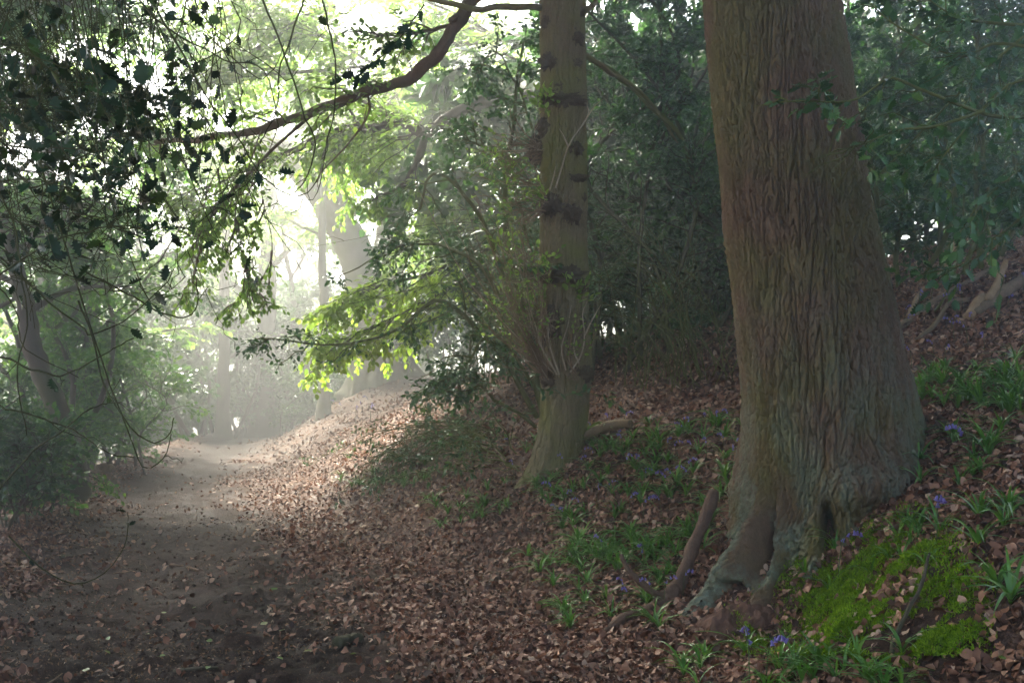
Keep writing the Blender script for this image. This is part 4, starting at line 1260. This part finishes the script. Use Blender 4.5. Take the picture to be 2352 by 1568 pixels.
# ------------------------------------------------------------------ nearer holly reaching in from the right
def right_holly():
    rng = np.random.default_rng(505)
    root = thing('holly_bough', 'glossy green holly bough reaching in from the right past the big trunk', 'branch', at(2400, 270, 5.2), 'holly boughs hanging over the bank')
    ex = [[(2420, 262, 5.2), (2300, 270, 5.2), (2200, 240, 5.2), (2090, 195, 5.15), (2040, 180, 5.1), (1975, 225, 5.0), (1920, 235, 4.95), (1850, 232, 4.9), (1790, 235, 4.9)],
          [(2420, 60, 5.3), (2300, 55, 5.3), (2200, 40, 5.3), (2120, -10, 5.3)],
          [(2420, 120, 5.4), (2290, 100, 5.4), (2200, 130, 5.4), (2060, 60, 5.4), (1990, 0, 5.4)],
          [(2260, 255, 5.2), (2150, 290, 5.1), (2060, 300, 5.1), (1985, 330, 5.0), (1930, 345, 5.0)],
          [(2420, 340, 5.4), (2330, 400, 5.4), (2250, 470, 5.3), (2200, 540, 5.3)],
          [(2420, 180, 5.6), (2310, 200, 5.6), (2190, 330, 5.5), (2120, 430, 5.5)],
          [(2420, 30, 5.8), (2250, 170, 5.8), (2100, 320, 5.8), (2020, 400, 5.7)],
          [(2420, 450, 5.8), (2320, 520, 5.8), (2230, 600, 5.8), (2120, 630, 5.8)]]
    Lr = np.array([spline(at_many(p), 20) for p in ex])
    for q in range(len(Lr)):
        Tubes().add(Lr[q:q + 1], np.linspace(.011, .003, 20)[None], 6).part('stem', M['green_twig'], root)
    T = Tubes()
    A = spawn(Lr, 9, rng, (.25, .6), (25, 65), (.05, .95), .12, .5, 6, .04)
    T.add(A, np.linspace(.004, .0018, 6)[None], 4)
    p, d, n, s = [np.concatenate(a) for a in zip(leaves_on(A, 9, rng, (.05, .085), updev=.5), leaves_on(Lr, 16, rng, (.05, .085), t=(.1, 1), updev=.5))]
    T.part('twigs', M['green_twig'], root)
    u, v = project(p)
    k = np.flatnonzero((u < 2400) & (v > -40) & ((u > 1975) | ((v > 170) & (v < 300) & (u > 1770)) ))
    rng.shuffle(k)
    i, j = k[:300], k[300:]
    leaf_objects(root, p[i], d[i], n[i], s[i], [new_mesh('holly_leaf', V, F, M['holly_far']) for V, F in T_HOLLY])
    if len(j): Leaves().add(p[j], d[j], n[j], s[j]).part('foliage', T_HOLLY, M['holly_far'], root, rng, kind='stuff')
right_holly()

HF = [new_mesh('holly_leaf', V, F, M['holly_far']) for V, F in T_HOLLY]
dm = MD - .45
sprig('pale green holly sprig crossing the burred trunk at half height', [(1120, 600, dm), (1180, 610, dm), (1240, 612, dm - .05), (1285, 605, dm - .05)], 14, rng, (.05, .08), .004, 'green_twig', 8, HF)
sprig('glossy holly sprig in front of the foot of the burred trunk', [(1180, 840, dm), (1240, 890, dm), (1300, 905, dm - .05), (1370, 905, dm), (1430, 935, dm)], 20, rng, (.05, .08), .004, 'green_twig', 9, HF)
# ------------------------------------------------------------------ leaf litter
rng = np.random.default_rng(606)
def in_view(x, y, z, m=60):
    u, v = U0 + FPX * x / y, V0 - FPX * (z - EYE) / y
    return (u > -m) & (u < 2352 + m) & (v < 1568 + 3 * m) & (v > 500)

def sow(n, y0, y1, rng, power=1.0):
    """points over the visible ground between two distances"""
    y = y0 + (y1 - y0) * rng.random(n) ** power
    x = (rng.random(n) * 1.1 - .55) * 2352 / FPX * y
    z = height(x, y)
    k = in_view(x, y, z)
    return x[k], y[k], z[k]

def not_in_trunks(x, y):
    return (((x - 2.0) / .55) ** 2 + ((y - 6.3) / .55) ** 2 > 1) & ((x - maple.location[0]) ** 2 + (y - MD) ** 2 > .07)

def litter_points(n, y0, y1, power=1.0):
    x, y, z = sow(n, y0, y1, rng, power)
    k = (rng.random(len(x)) < litter_density(x, y)) & not_in_trunks(x, y)
    return x[k], y[k], z[k]

def litter_arrays(x, y, z, size, lift=.02):
    n = normal_at(x, y)
    N = unit(n + rng.normal(0, 1, n.shape) * np.where(y > 10, .15, .27)[:, None])
    D = rng.normal(0, 1, n.shape)
    S = size[0] + (size[1] - size[0]) * rng.beta(1.3, 1.9, len(x))
    p = np.stack([x, y, z + .004], -1) + n * (rng.random(len(x)) ** 2 * lift)[:, None]
    return p, D, N, S

Ls = Leaves()
cand = []
for (n, y0, y1, sz) in ((50000, 2.6, 6.5, (.02, .075)), (60000, 6, 11, (.024, .075)), (46000, 11, 18, (.04, .075)), (20000, 18, 34, (.06, .11))):
    x, y, z = litter_points(n, y0, y1)
    Ls.add(*litter_arrays(x, y, z, sz))
p, d, n, s = Ls.cat()
u, v = project(p)
size_px = s * FPX / p[:, 1]
vis = (u > 10) & (u < 2340) & (v > 0) & (v < 1560)
order = np.argsort(-(size_px * vis) * (.75 + .5 * rng.random(len(s))))
single, rest = order[:300], order[300:]
o = thing('leaf_litter', 'brown fallen leaves covering the bank and path edges', 'leaf litter', (0, 6, 0))
o['kind'] = 'stuff'
close = p[rest, 1] < 6.2
for name, tpl, w in (('near_leaves', T_DEAD, rest[close]), ('litter_leaves', T_DEADF, rest[~close & (p[rest, 1] < 9)]), ('far_leaves', T_DEADFF, rest[p[rest, 1] >= 9])):
    Leaves().add(p[w], d[w], n[w], s[w]).part(name, tpl, M['litter'], o, rng, kind='stuff')
DEAD_MESH = [new_mesh('dead_leaf', V, F, M['litter']) for V, F in T_DEAD]
Mx = frames(d[single], n[single])
leaf_rec = []
for k, i in enumerate(single):
    ob = bpy.data.objects.new('fallen_leaf', DEAD_MESH[k % len(DEAD_MESH)])
    m = Matrix.Identity(4)
    for r in range(3):
        for c in range(3): m[r][c] = Mx[k, r, c] * s[i]
        m[r][3] = p[i, r]
    ob.matrix_world = m
    C.objects.link(ob)
    leaf_rec.append((ob, u[i], v[i]))

for lo, hi, where, grp in ((-99, 1250, 'beside the muddy track', 'loose leaves beside the track'), (1250, 1720, 'below the propped branch', 'loose leaves below the propped branch'),
                           (1720, 2060, 'below the mossy root', 'loose leaves below the moss'), (2060, 9999, 'in the lower right corner', 'loose leaves in the lower right corner')):
    rec = [r for r in leaf_rec if lo <= r[1] < hi]
    if not rec: continue
    for r, (row, nth) in zip(rec, row_places([(a, b) for _, a, b in rec])):
        tag(r[0], 'curled brown leaf %s, %s from the left in the %s row' % (where, nth, row), 'leaf', grp)
# crumbs of bud scale and leaf on the trodden path
x, y, z = sow(52000, 2.8, 13, rng, 1.2)
pl, pr = np.interp(y, _PD, _PL), np.interp(y, _PD, _PR)
clump = fbm(x * 1.3, y * .8, 2.2, 3, 14)
k = (x < pr + 1.2) & (rng.random(len(x)) < np.clip(.35 + clump * 1.5 + .35 * np.exp(-((x - pl) / .7) ** 2), .04, 1))
x, y, z = x[k], y[k], z[k]
P, D, N, S = litter_arrays(x, y, z + .008, (.008, .030), .010)
o = thing('path_debris', 'orange brown bud scales and leaf crumbs strewn on the dark track', 'debris', (-1.5, 6, 0)); o['kind'] = 'stuff'
Leaves().add(P, D, N, S).part('bud_scales', T_TWO, M['flake'], o, rng, kind='stuff')

x, y, z = litter_points(900, 3, 11)
tw = []
for i in range(len(x)):
    a = rng.uniform(0, 6.28); L = rng.uniform(.06, .3)
    e = np.array([math.cos(a), math.sin(a)])
    t = np.linspace(-.5, .5, 5)[:, None] * L
    q = np.array([x[i], y[i]]) + t * e + rng.normal(0, .008, (5, 2))
    tw.append(np.column_stack([q, height(q[:, 0], q[:, 1]) + .012]))
o = thing('twig_litter', 'thin broken twigs scattered through the fallen leaves', 'twigs', (0, 6, 0)); o['kind'] = 'stuff'
Tubes().add(np.array(tw), rng.uniform(.0015, .005, (len(tw), 1)), 4).part('twigs', M['dry_twig'], o, kind='stuff')
x, y, z = sow(14000, 2.8, 12, rng, 1.3)
k = (x > np.interp(y, _PD, _PL) - .2) & (x < np.interp(y, _PD, _PR) + .3) & (fbm(x * 1.6, y * 1.2, 5.5, 2, 8) > -.1)
x, y, z = x[k], y[k], z[k]
OV = np.array([(1, 0, 0), (-1, 0, 0), (0, 1, 0), (0, -1, 0), (0, 0, .8), (0, 0, -.8)], float) * .5
OF = np.array([(0, 2, 4), (2, 1, 4), (1, 3, 4), (3, 0, 4), (2, 0, 5), (1, 2, 5), (3, 1, 5), (0, 3, 5)])
o = thing('mud_clods', 'small dark clods of trodden mud on the track', 'mud', (-1.5, 6, 0)); o['kind'] = 'stuff'
sz = .01 + .035 * rng.beta(1, 3.2, len(x))
Leaves().add(np.stack([x, y, z + .002], -1), rng.normal(0, 1, (len(x), 3)), rng.normal(0, 1, (len(x), 3)), sz).part('clods', [(OV + rng.normal(0, .12, OV.shape), OF) for _ in range(6)], M['clod'], o, rng, kind='stuff')
# a few fresh green leaves and pale ones on the path
spots = [(617, 1357, .10), (598, 1440, .06), (487, 1480, .05), (520, 1385, .04), (240, 1500, .05), (655, 1455, .05), (370, 1410, .04), (335, 1465, .045), (770, 1440, .045), (715, 1500, .05), (480, 1540, .045), (2190, 1470, .075), (2200, 1500, .05), (2310, 1530, .07),
         (450, 1400, .035), (820, 1508, .05), (380, 1510, .05), (650, 1520, .04), (900, 1395, .04), (1080, 1280, .04), (1340, 1290, .05), (560, 1410, .05), (250, 1480, .05), (205, 1550, .06)]
g = ground_hit([a[0] for a in spots], [a[1] for a in spots])
_a, _b = [a[:2] for a in spots if a[0] <= 1700], [a[:2] for a in spots if a[0] > 1700]
_pa, _pb = iter(row_places(_a)), iter(row_places(_b, 1))
fl_place = [next(_pb) if a[0] > 1700 else next(_pa) for a in spots]
GM = [new_mesh('fresh_leaf', V, F, M['greenbit']) for V, F in T_OV]
for k, (a, q) in enumerate(zip(spots, g)):
    ob = link('fresh_leaf', GM[k % len(GM)])
    ob.location = q + np.array([0, 0, .012]); ob.scale = (a[2],) * 3
    ob.rotation_euler = (rng.normal(0, .25), rng.normal(0, .25), rng.uniform(0, 6.3))
    rr = a[0] > 1700
    lf, nth = fl_place[k]
    tag(ob, ('pale green leaf on the moss, %s from the left' % nth) if rr else ('small pale green leaf on the track, %s from the left in the %s row' % (nth, lf)), 'leaf', 'green leaves on the moss' if rr else 'green leaves fallen on the track')

# ------------------------------------------------------------------ fallen sticks and logs
def stick(name, label, branches, mat, rng, cat='branch', sides=9, endmat=None, amp=.12):
    root = thing(name, label, cat, branches[0][0][0])
    for k, (pts, r0, r1) in enumerate(branches):
        P, R = limb(np.array(pts), r0, r1, 26, rng, r0 * .12)
        P = np.vstack([P[0] + (P[0] - P[1]) * .02, P, P[-1] + (P[-1] - P[-2]) * .02]); R = np.concatenate([[.002], R, [.002]])
        T = Tubes(); rough_tube(T, P, R, sides, rng, amp, k + len(label))
        T.part('stem' if k == 0 else 'side_branch', M[mat], root)
    return root
G = lambda u, v, up=0.0: ground_hit([u], [v])[0] + np.array([0, 0, up])
rng = np.random.default_rng(707)
d = G(1500, 1400)[1]
stick('broken_branch', 'broken forked branch propped upright against the root of the big tree', [
    ([at(1641, 1128, d + .30), at(1618, 1190, d + .24), at(1590, 1260, d + .15), at(1568, 1320, d + .06), at(1550, 1362, d)], .036, .047),
    ([at(1556, 1350, d), at(1530, 1376, d - .02), at(1490, 1400, d - .08), G(1430, 1438, .04), G(1385, 1455, .01)], .044, .018),
    ([at(1548, 1362, d), at(1505, 1362, d - .02), at(1465, 1330, d - .02), at(1438, 1300, d), at(1426, 1272, d + .02)], .022, .012),
], 'brown_wood', rng, amp=.2)
stick('fallen_log', 'grey fallen log lying on the bank behind the burred trunk', [([G(1300, 1040, .05), G(1350, 1022, .07), G(1400, 1000, .07), G(1450, 985, .05)], .055, .045)], 'dead_wood', rng, 'log')
stick('dead_branch', 'pale split branch leaning up on the top right of the bank', [
    ([G(2225, 742, .04), G(2255, 715, .1), at(2275, 680, G(2255, 720)[1]), at(2298, 630, G(2255, 720)[1] + .1), at(2312, 595, G(2255, 720)[1] + .1)], .045, .022)], 'split_wood', rng)
stick('fallen_log', 'thick brown log on the upper bank at the right edge', [([G(2235, 735, .03), G(2290, 700, .05), G(2345, 665, .06), G(2420, 625, .06)], .05, .055)], 'dead_wood', rng, 'log')
stick('dead_branch', 'bent grey branch below the split branch on the right bank', [([G(2105, 790, .02), G(2150, 760, .05), G(2180, 715, .06), G(2225, 703, .05)], .018, .022)], 'dead_wood', rng)
stick('dead_branch', 'pale stick in two lengths rising behind the big trunk', [
    ([G(2085, 735, .02), G(2110, 700, .08), at(2135, 655, G(2110, 710)[1])], .022, .016),
    ([at(2138, 640, G(2110, 710)[1]), at(2165, 620, G(2110, 710)[1]), at(2190, 590, G(2110, 710)[1]), at(2195, 555, G(2110, 710)[1])], .022, .02)], 'split_wood', rng)
stick('thin_sapling', 'slender green stem rising from the upper right bank', [([G(2140, 725), at(2165, 690, G(2140, 725)[1]), at(2195, 620, G(2140, 725)[1]), at(2210, 540, G(2140, 725)[1]), at(2215, 430, G(2140, 725)[1])], .011, .007)], 'green_twig', rng, 'sapling')
stick('long_log', 'mossy brown log half buried high on the right bank', [([G(2060, 760, .0), G(2130, 712, .02), G(2210, 665, .03), G(2290, 620, .02)], .035, .04)], 'dead_wood', rng, 'log')
stick('dark_stick', 'dark bent stick standing in the moss at lower right', [([G(2048, 1512, .0), at(2055, 1465, G(2055, 1500)[1] + .05), at(2085, 1400, G(2055, 1500)[1] + .12), at(2115, 1345, G(2055, 1500)[1] + .2), at(2135, 1270, G(2055, 1500)[1] + .3)], .011, .006)], 'dark_bark', rng, 'stick')
stick('mossy_log', 'short mossy log at the left edge of the path', [([G(212, 1100, .06), G(232, 1092, .1), G(256, 1088, .07)], .085, .075)], 'dead_wood', rng, 'log')
gl = G(585, 988)
stick('fallen_branch', 'pale twisted dead branch at the far end of the path', [
    ([at(540, 985, gl[1]), at(570, 978, gl[1]), at(585, 965, gl[1]), at(580, 950, gl[1]), at(590, 930, gl[1]), at(600, 915, gl[1])], .05, .02),
    ([at(585, 965, gl[1]), at(610, 975, gl[1]), at(625, 990, gl[1])], .04, .02)], 'split_wood', rng)
for lab, pts, r in (('short stick lying across the track left of its middle', [(138, 1283), (180, 1278), (225, 1272)], .014), ('stubby pale twig on the track', [(390, 1300), (420, 1301)], .010),
                    ('second stubby pale twig on the track', [(430, 1308), (462, 1313)], .012), ('dark log end in the leaf edge at bottom centre', [(775, 1487), (800, 1478), (832, 1470)], .036),
                    ('dark stick lying along the bottom of the track', [(400, 1545), (450, 1542), (500, 1538)], .010), ('long thin twig among leaves below the brush', [(1080, 1250), (1150, 1222), (1240, 1200)], .006),
                    ('thin twig lying over the moss by the dark stick', [(1880, 1490), (1940, 1475), (2000, 1440)], .005), ('dark knobbly root on the right of the big tree', [(2110, 1010), (2130, 970), (2160, 955)], .018),
                    ('thin dark root on the slope right of the trunk', [(2115, 1170), (2150, 1110), (2120, 1060)], .009), ('fallen twig across bluebell leaves left of the trunk', [(1400, 1130), (1480, 1100), (1580, 1060)], .008)):
    stick('stick', lab, [([G(a, b, r * .6) for a, b in pts], r, r * .7)], 'dead_wood' if 'pale' in lab else 'dark_bark', rng, 'stick', 7)

# ------------------------------------------------------------------ bluebells
def blade(rng, L, w, az, lean, droop, k=7):
    t = np.linspace(0, 1, k)
    out = L * (lean * t + droop * t * t); upz = L * (t * (1.05 - .25 * lean) - droop * 1.15 * t ** 2.2)
    e = np.array([math.cos(az), math.sin(az), 0]); s = np.array([-math.sin(az), math.cos(az), 0])
    c = e[None] * out[:, None] + np.array([0, 0, 1.])[None] * upz[:, None]
    ww = w * np.array([.7, .95, 1, 1, .85, .6, .05])
    V = np.concatenate([np.stack([c + s * ww[:, None], c - np.array([0, 0, 1.]) * w * .35, c - s * ww[:, None]], 1)]).reshape(-1, 3)
    F = []
    for i in range(k - 1):
        a, b = 3 * i, 3 * i + 3
        F += [(a, a + 1, b + 1, b), (a + 1, a + 2, b + 2, b + 1)]
    return V, np.array(F)
def tuft_arrays(rng, n, L):
    out = []
    for j in range(n):
        az = rng.uniform(0, 2 * PI)
        out.append(blade(rng, L * rng.uniform(.55, 1.15), rng.uniform(.0045, .0085), az, rng.uniform(.1, .5), rng.uniform(.2, .75)))
    return out
def merged(bl):
    V, F, n = [], [], 0
    for v, f in bl: V.append(v); F.append(f + n); n += len(v)
    return np.concatenate(V), np.concatenate(F)
rng = np.random.default_rng(808)
TUFT = [new_mesh('strap_leaves', *merged(tuft_arrays(rng, int(rng.integers(11, 20)), .24)), M['strap']) for _ in range(9)]
BLADE = [new_mesh('strap_leaf', *blade(rng, .24 * rng.uniform(.6, 1.1), rng.uniform(.005, .008), 0, rng.uniform(.1, .5), rng.uniform(.25, .75)), M['strap']) for _ in range(8)]
zones = [  # quad in the picture, count, scale, label, group
    ([(1160, 1010), (1720, 960), (1720, 1110), (1230, 1160)], 58, (.8, 1.1), 'bluebell leaf tuft between the trunks', 'bluebell leaves between the trunks'),
    ([(1230, 1130), (1700, 1100), (1610, 1300), (1330, 1330)], 66, (.8, 1.15), 'bluebell leaf tuft left of the big tree', 'bluebell leaves left of the big tree'),
    ([(1180, 1260), (1560, 1290), (1530, 1470), (1260, 1450)], 30, (.75, 1.05), 'bluebell leaf tuft below the propped branch', 'bluebell leaves below the propped branch'),
    ([(2100, 860), (2352, 820), (2352, 960), (2120, 940)], 46, (.8, 1.1), 'bluebell leaf tuft right of the trunk', 'bluebell leaves on the upper right bank'),
    ([(2110, 980), (2352, 960), (2352, 1400), (2080, 1330)], 24, (.85, 1.2), 'bluebell leaf tuft on the right slope', 'bluebell leaves on the right slope'),
    ([(1560, 1500), (2080, 1500), (2080, 1600), (1560, 1600)], 26, (.8, 1.1), 'bluebell leaf tuft along the bottom edge', 'bluebell leaves along the bottom edge'),
    ([(1830, 1280), (2120, 1200), (2080, 1420), (1840, 1400)], 9, (.8, 1.1), 'bluebell leaf tuft in the moss', 'bluebell leaves in the moss'),
    ([(960, 1150), (1160, 1110), (1200, 1180), (1010, 1220)], 20, (.7, .95), 'grassy tuft at the slope foot', 'grassy leaves near the brush'),
    ([(740, 1090), (1000, 1090), (960, 1130), (760, 1120)], 22, (.7, .95), 'pale grass tuft under the brush', 'grass under the brush'),
]
def quad_points(q, n, rng):
    q = np.array(q, float); a, b = rng.random(n)[:, None], rng.random(n)[:, None]
    return (q[0] * (1 - a) + q[1] * a) * (1 - b) + (q[3] * (1 - a) + q[2] * a) * b
tufts_xy = []
for zi, (q, n, sc, zlab, grp) in enumerate(zones):
    uv = quad_points(q, n, rng)
    g = ground_hit(uv[:, 0], uv[:, 1])
    nn = normal_at(g[:, 0], g[:, 1])
    place = row_places(uv)
    for k in range(n):
        lab = '%s, %s from the left in the %s row' % (zlab, place[k][1], place[k][0])
        if not not_in_trunks(g[k:k+1, 0], g[k:k+1, 1])[0]: continue
        s = rng.uniform(*sc)
        if zi in (5, 6) or (zi == 4 and k < 8):     # nearest tufts: every strap leaf its own piece
            o = thing('bluebell_tuft', lab, 'plant', g[k], grp)
            o.rotation_euler = (-.25 * nn[k, 1], .25 * nn[k, 0], rng.uniform(0, 6.28)); o.scale = (s,) * 3
            for j in range(int(rng.integers(8, 13))):
                b = link('leaf', BLADE[int(rng.integers(0, len(BLADE)))], o)
                b.rotation_euler = (0, rng.normal(0, .12), rng.uniform(0, 6.28)); b.scale = (rng.uniform(.7, 1.2),) * 3
        else:
            o = link('bluebell_tuft', TUFT[int(rng.integers(0, len(TUFT)))])
            o.location = g[k]; o.rotation_euler = (-.25 * nn[k, 1], .25 * nn[k, 0], rng.uniform(0, 6.28)); o.scale = (s,) * 3
            tag(o, lab, 'plant', grp)

def bell_arrays(L=.017, r=.0052):
    prof = [(0, .0012), (.15, .7 * r), (.5, .95 * r), (.8, 1.0 * r), (1.0, 1.7 * r)]
    a = np.arange(6) * PI / 3
    V = np.array([(rr * math.cos(t), rr * math.sin(t), -z * L) for z, rr in prof for t in a])
    return V, grid_faces(len(prof), 6)
BV, BF = bell_arrays()
BELL = new_mesh('bell', BV, BF, M['bell'])
def flower_parts(rng, H):
    e = np.array([1., 0, 0])
    P = spline([(0, 0, 0), (.01, 0, H * .5), (.03, 0, H * .85), (.075, 0, H), (.11, 0, H * .96)], 12)
    bells = []
    n = int(rng.integers(4, 7))
    for j in range(n):
        t = .5 + .5 * j / (n - 1)
        f = t * 11; i = min(int(f), 10)
        p = P[i] + (P[i + 1] - P[i]) * (f - i)
        bells.append((p + np.array([.004, rng.normal(0, .006), -.002]), rng.normal(0, .35, 2)))
    return P, bells
fl_zones = [
    ([(1150, 985), (1440, 960), (1440, 1090), (1150, 1110)], 15, 'violet bluebell by the burred tree', 'bluebells at the burred tree'),
    ([(1440, 1000), (1720, 980), (1700, 1110), (1400, 1150)], 17, 'violet bluebell between the trunks', 'bluebells between the trunks'),
    ([(1270, 1120), (1600, 1130), (1480, 1250), (1270, 1230)], 12, 'violet bluebell below the fallen log', 'bluebells on the litter slope'),
    ([(1360, 1290), (1640, 1330), (1560, 1520), (1400, 1400)], 7, 'violet bluebell near the propped branch', 'bluebells near the propped branch'),
    ([(2060, 740), (2350, 660), (2352, 850), (2080, 860)], 17, 'violet bluebell right of the trunk', 'bluebells on the upper right bank'),
    ([(740, 940), (860, 930), (850, 980), (750, 990)], 8, 'faint bluebell by the misty beech', 'bluebells by the beech'),
]
single_fl = [(2152, 1200, 'single bluebell standing on the right slope beside the moss'), (2230, 1030, 'bluebell among strap leaves at the right of the big trunk'), (1760, 1500, 'bluebell bending over the bottom edge below the roots'),
             (1722, 1545, 'tall bluebell cut by the bottom edge of the view'), (1925, 1275, 'tiny bluebell in the crack of the right root')]
head_V, head_F = [], []
def bluebell_obj(g, lab, grp, rng, scale=1.0, detailed=False, H=None):
    H = H or rng.uniform(.20, .30)
    P, bells = flower_parts(rng, H)
    o = thing('bluebell', lab, 'flower', g, grp)
    o.rotation_euler = (0, 0, rng.uniform(0, 6.28)); o.scale = (scale,) * 3
    T = Tubes().add(P[None], np.linspace(.0026, .0016, 12)[None], 5)
    V, F = T.arrays()
    link('stalk', new_mesh('stalk', V, F, M['stalk']), o)
    if detailed:
        for p, r in bells:
            b = link('bell', BELL, o); b.location = p; b.rotation_euler = (r[0], r[1], 0); b.scale = (1.3,) * 3
    else:
        Vs, Fs, n = [], [], 0
        for p, r in bells:
            R = np.array(Matrix.Rotation(r[0], 3, 'X') @ Matrix.Rotation(r[1], 3, 'Y'))
            Vs.append(BV * 1.35 @ R.T + p); Fs.append(BF + n); n += len(BV)
        link('flower_head', new_mesh('flower_head', np.concatenate(Vs), np.concatenate(Fs), M['bell']), o)
for q, n, lab, grp in fl_zones:
    uv = quad_points(q, n, rng); g = ground_hit(uv[:, 0], uv[:, 1])
    place = row_places(uv, 2)
    for k in range(n): bluebell_obj(g[k], '%s, %s from the left in the %s row' % (lab, place[k][1], place[k][0]), grp, rng, rng.uniform(.65, .9) if 'faint' not in lab else 1.2)
for u, v, lab in single_fl:
    bluebell_obj(ground_hit([u], [v + 60])[0], lab, None, rng, 1.1, True)

# ------------------------------------------------------------------ moss and bare red soil at the roots
def moss_patch():
    rng = np.random.default_rng(909)
    n = 75000
    W = sum(m[4] for m in MOSS)
    uv = np.concatenate([rng.normal(0, 1, (int(n * m[4] / W), 2)) * np.array(m[2:4]) + np.array(m[:2]) for m in MOSS])
    uv = uv[(uv[:, 0] > 1662) & (uv[:, 0] < 2288) & (uv[:, 1] > 1182) & (uv[:, 1] < 1538)]
    y = None
    # thin the sample on a coarse table of ground places to stay fast
    gu, gv = np.meshgrid(np.linspace(1660, 2290, 64), np.linspace(1180, 1540, 48))
    tab = ground_hit(gu.ravel(), gv.ravel()).reshape(48, 64, 3)
    fu, fv = (uv[:, 0] - 1660) / 630 * 63, (uv[:, 1] - 1180) / 360 * 47
    iu, iv = np.clip(fu.astype(int), 0, 62), np.clip(fv.astype(int), 0, 46)
    a, b = (fu - iu)[:, None], (fv - iv)[:, None]
    g = (tab[iv, iu] * (1 - a) + tab[iv, iu + 1] * a) * (1 - b) + (tab[iv + 1, iu] * (1 - a) + tab[iv + 1, iu + 1] * a) * b
    m = fbm(g[:, 0] * 3.3, g[:, 1] * 3.3, g[:, 2] * 3.3, 3, 12)
    k = m > -.5 + .45 * rng.random(len(g))
    g, m = g[k], m[k]
    lump = np.abs(fbm(g[:, 0] * 9, g[:, 1] * 9, g[:, 2] * 9, 2, 6))
    g[:, 2] = height(g[:, 0], g[:, 1]) + .035 * sstep(-.1, .5, m) + .05 * lump * sstep(-.1, .2, m) - .004
    d = unit(rng.normal(0, .55, g.shape) + np.array([-.15, -.35, 1]))
    nn = unit(rng.normal(0, 1, g.shape))
    s = rng.uniform(.011, .025, len(g))
    o = thing('moss_mound', 'bright green moss cushion spread over the root and slope', 'moss', g[0]); o['kind'] = 'stuff'
    TV, TF = T_OVF[0]
    Leaves().add(g, d, nn, np.ones(len(g)) * s).part('moss', [(TV[[0, 1, 2, 4]] * np.array([1, .6, 1]), np.array([(0, 1, 2), (0, 3, 1)]))], M['moss'], o, rng, kind='stuff')
moss_patch()
def soil_mound():
    n1, n2 = 40, 60
    r = np.linspace(0, 1, n1)[:, None]; a = np.linspace(0, 2 * PI, n2, endpoint=False)[None]
    c = ground_hit([1695], [1448])[0] + np.array([.0, .06, 0])
    X = c[0] + r * np.cos(a) * .26; Y = c[1] + r * np.sin(a) * .17
    Z = height(X, Y) - .03 + .10 * (1 - r ** 2) * (1 + .7 * fbm(X * 6, Y * 6, 1, 3, 4)) + .02 * fbm(X * 18, Y * 18, 2, 2, 4)
    V = np.stack([X + 0 * Z, Y + 0 * Z, Z], -1).reshape(-1, 3)
    o = link('soil_mound', new_mesh('soil_mound', V, grid_faces(n1, n2), M['red_soil']))
    tag(o, 'bare reddish earth under the hollow roots of the big tree', None, None, 'structure')
soil_mound()
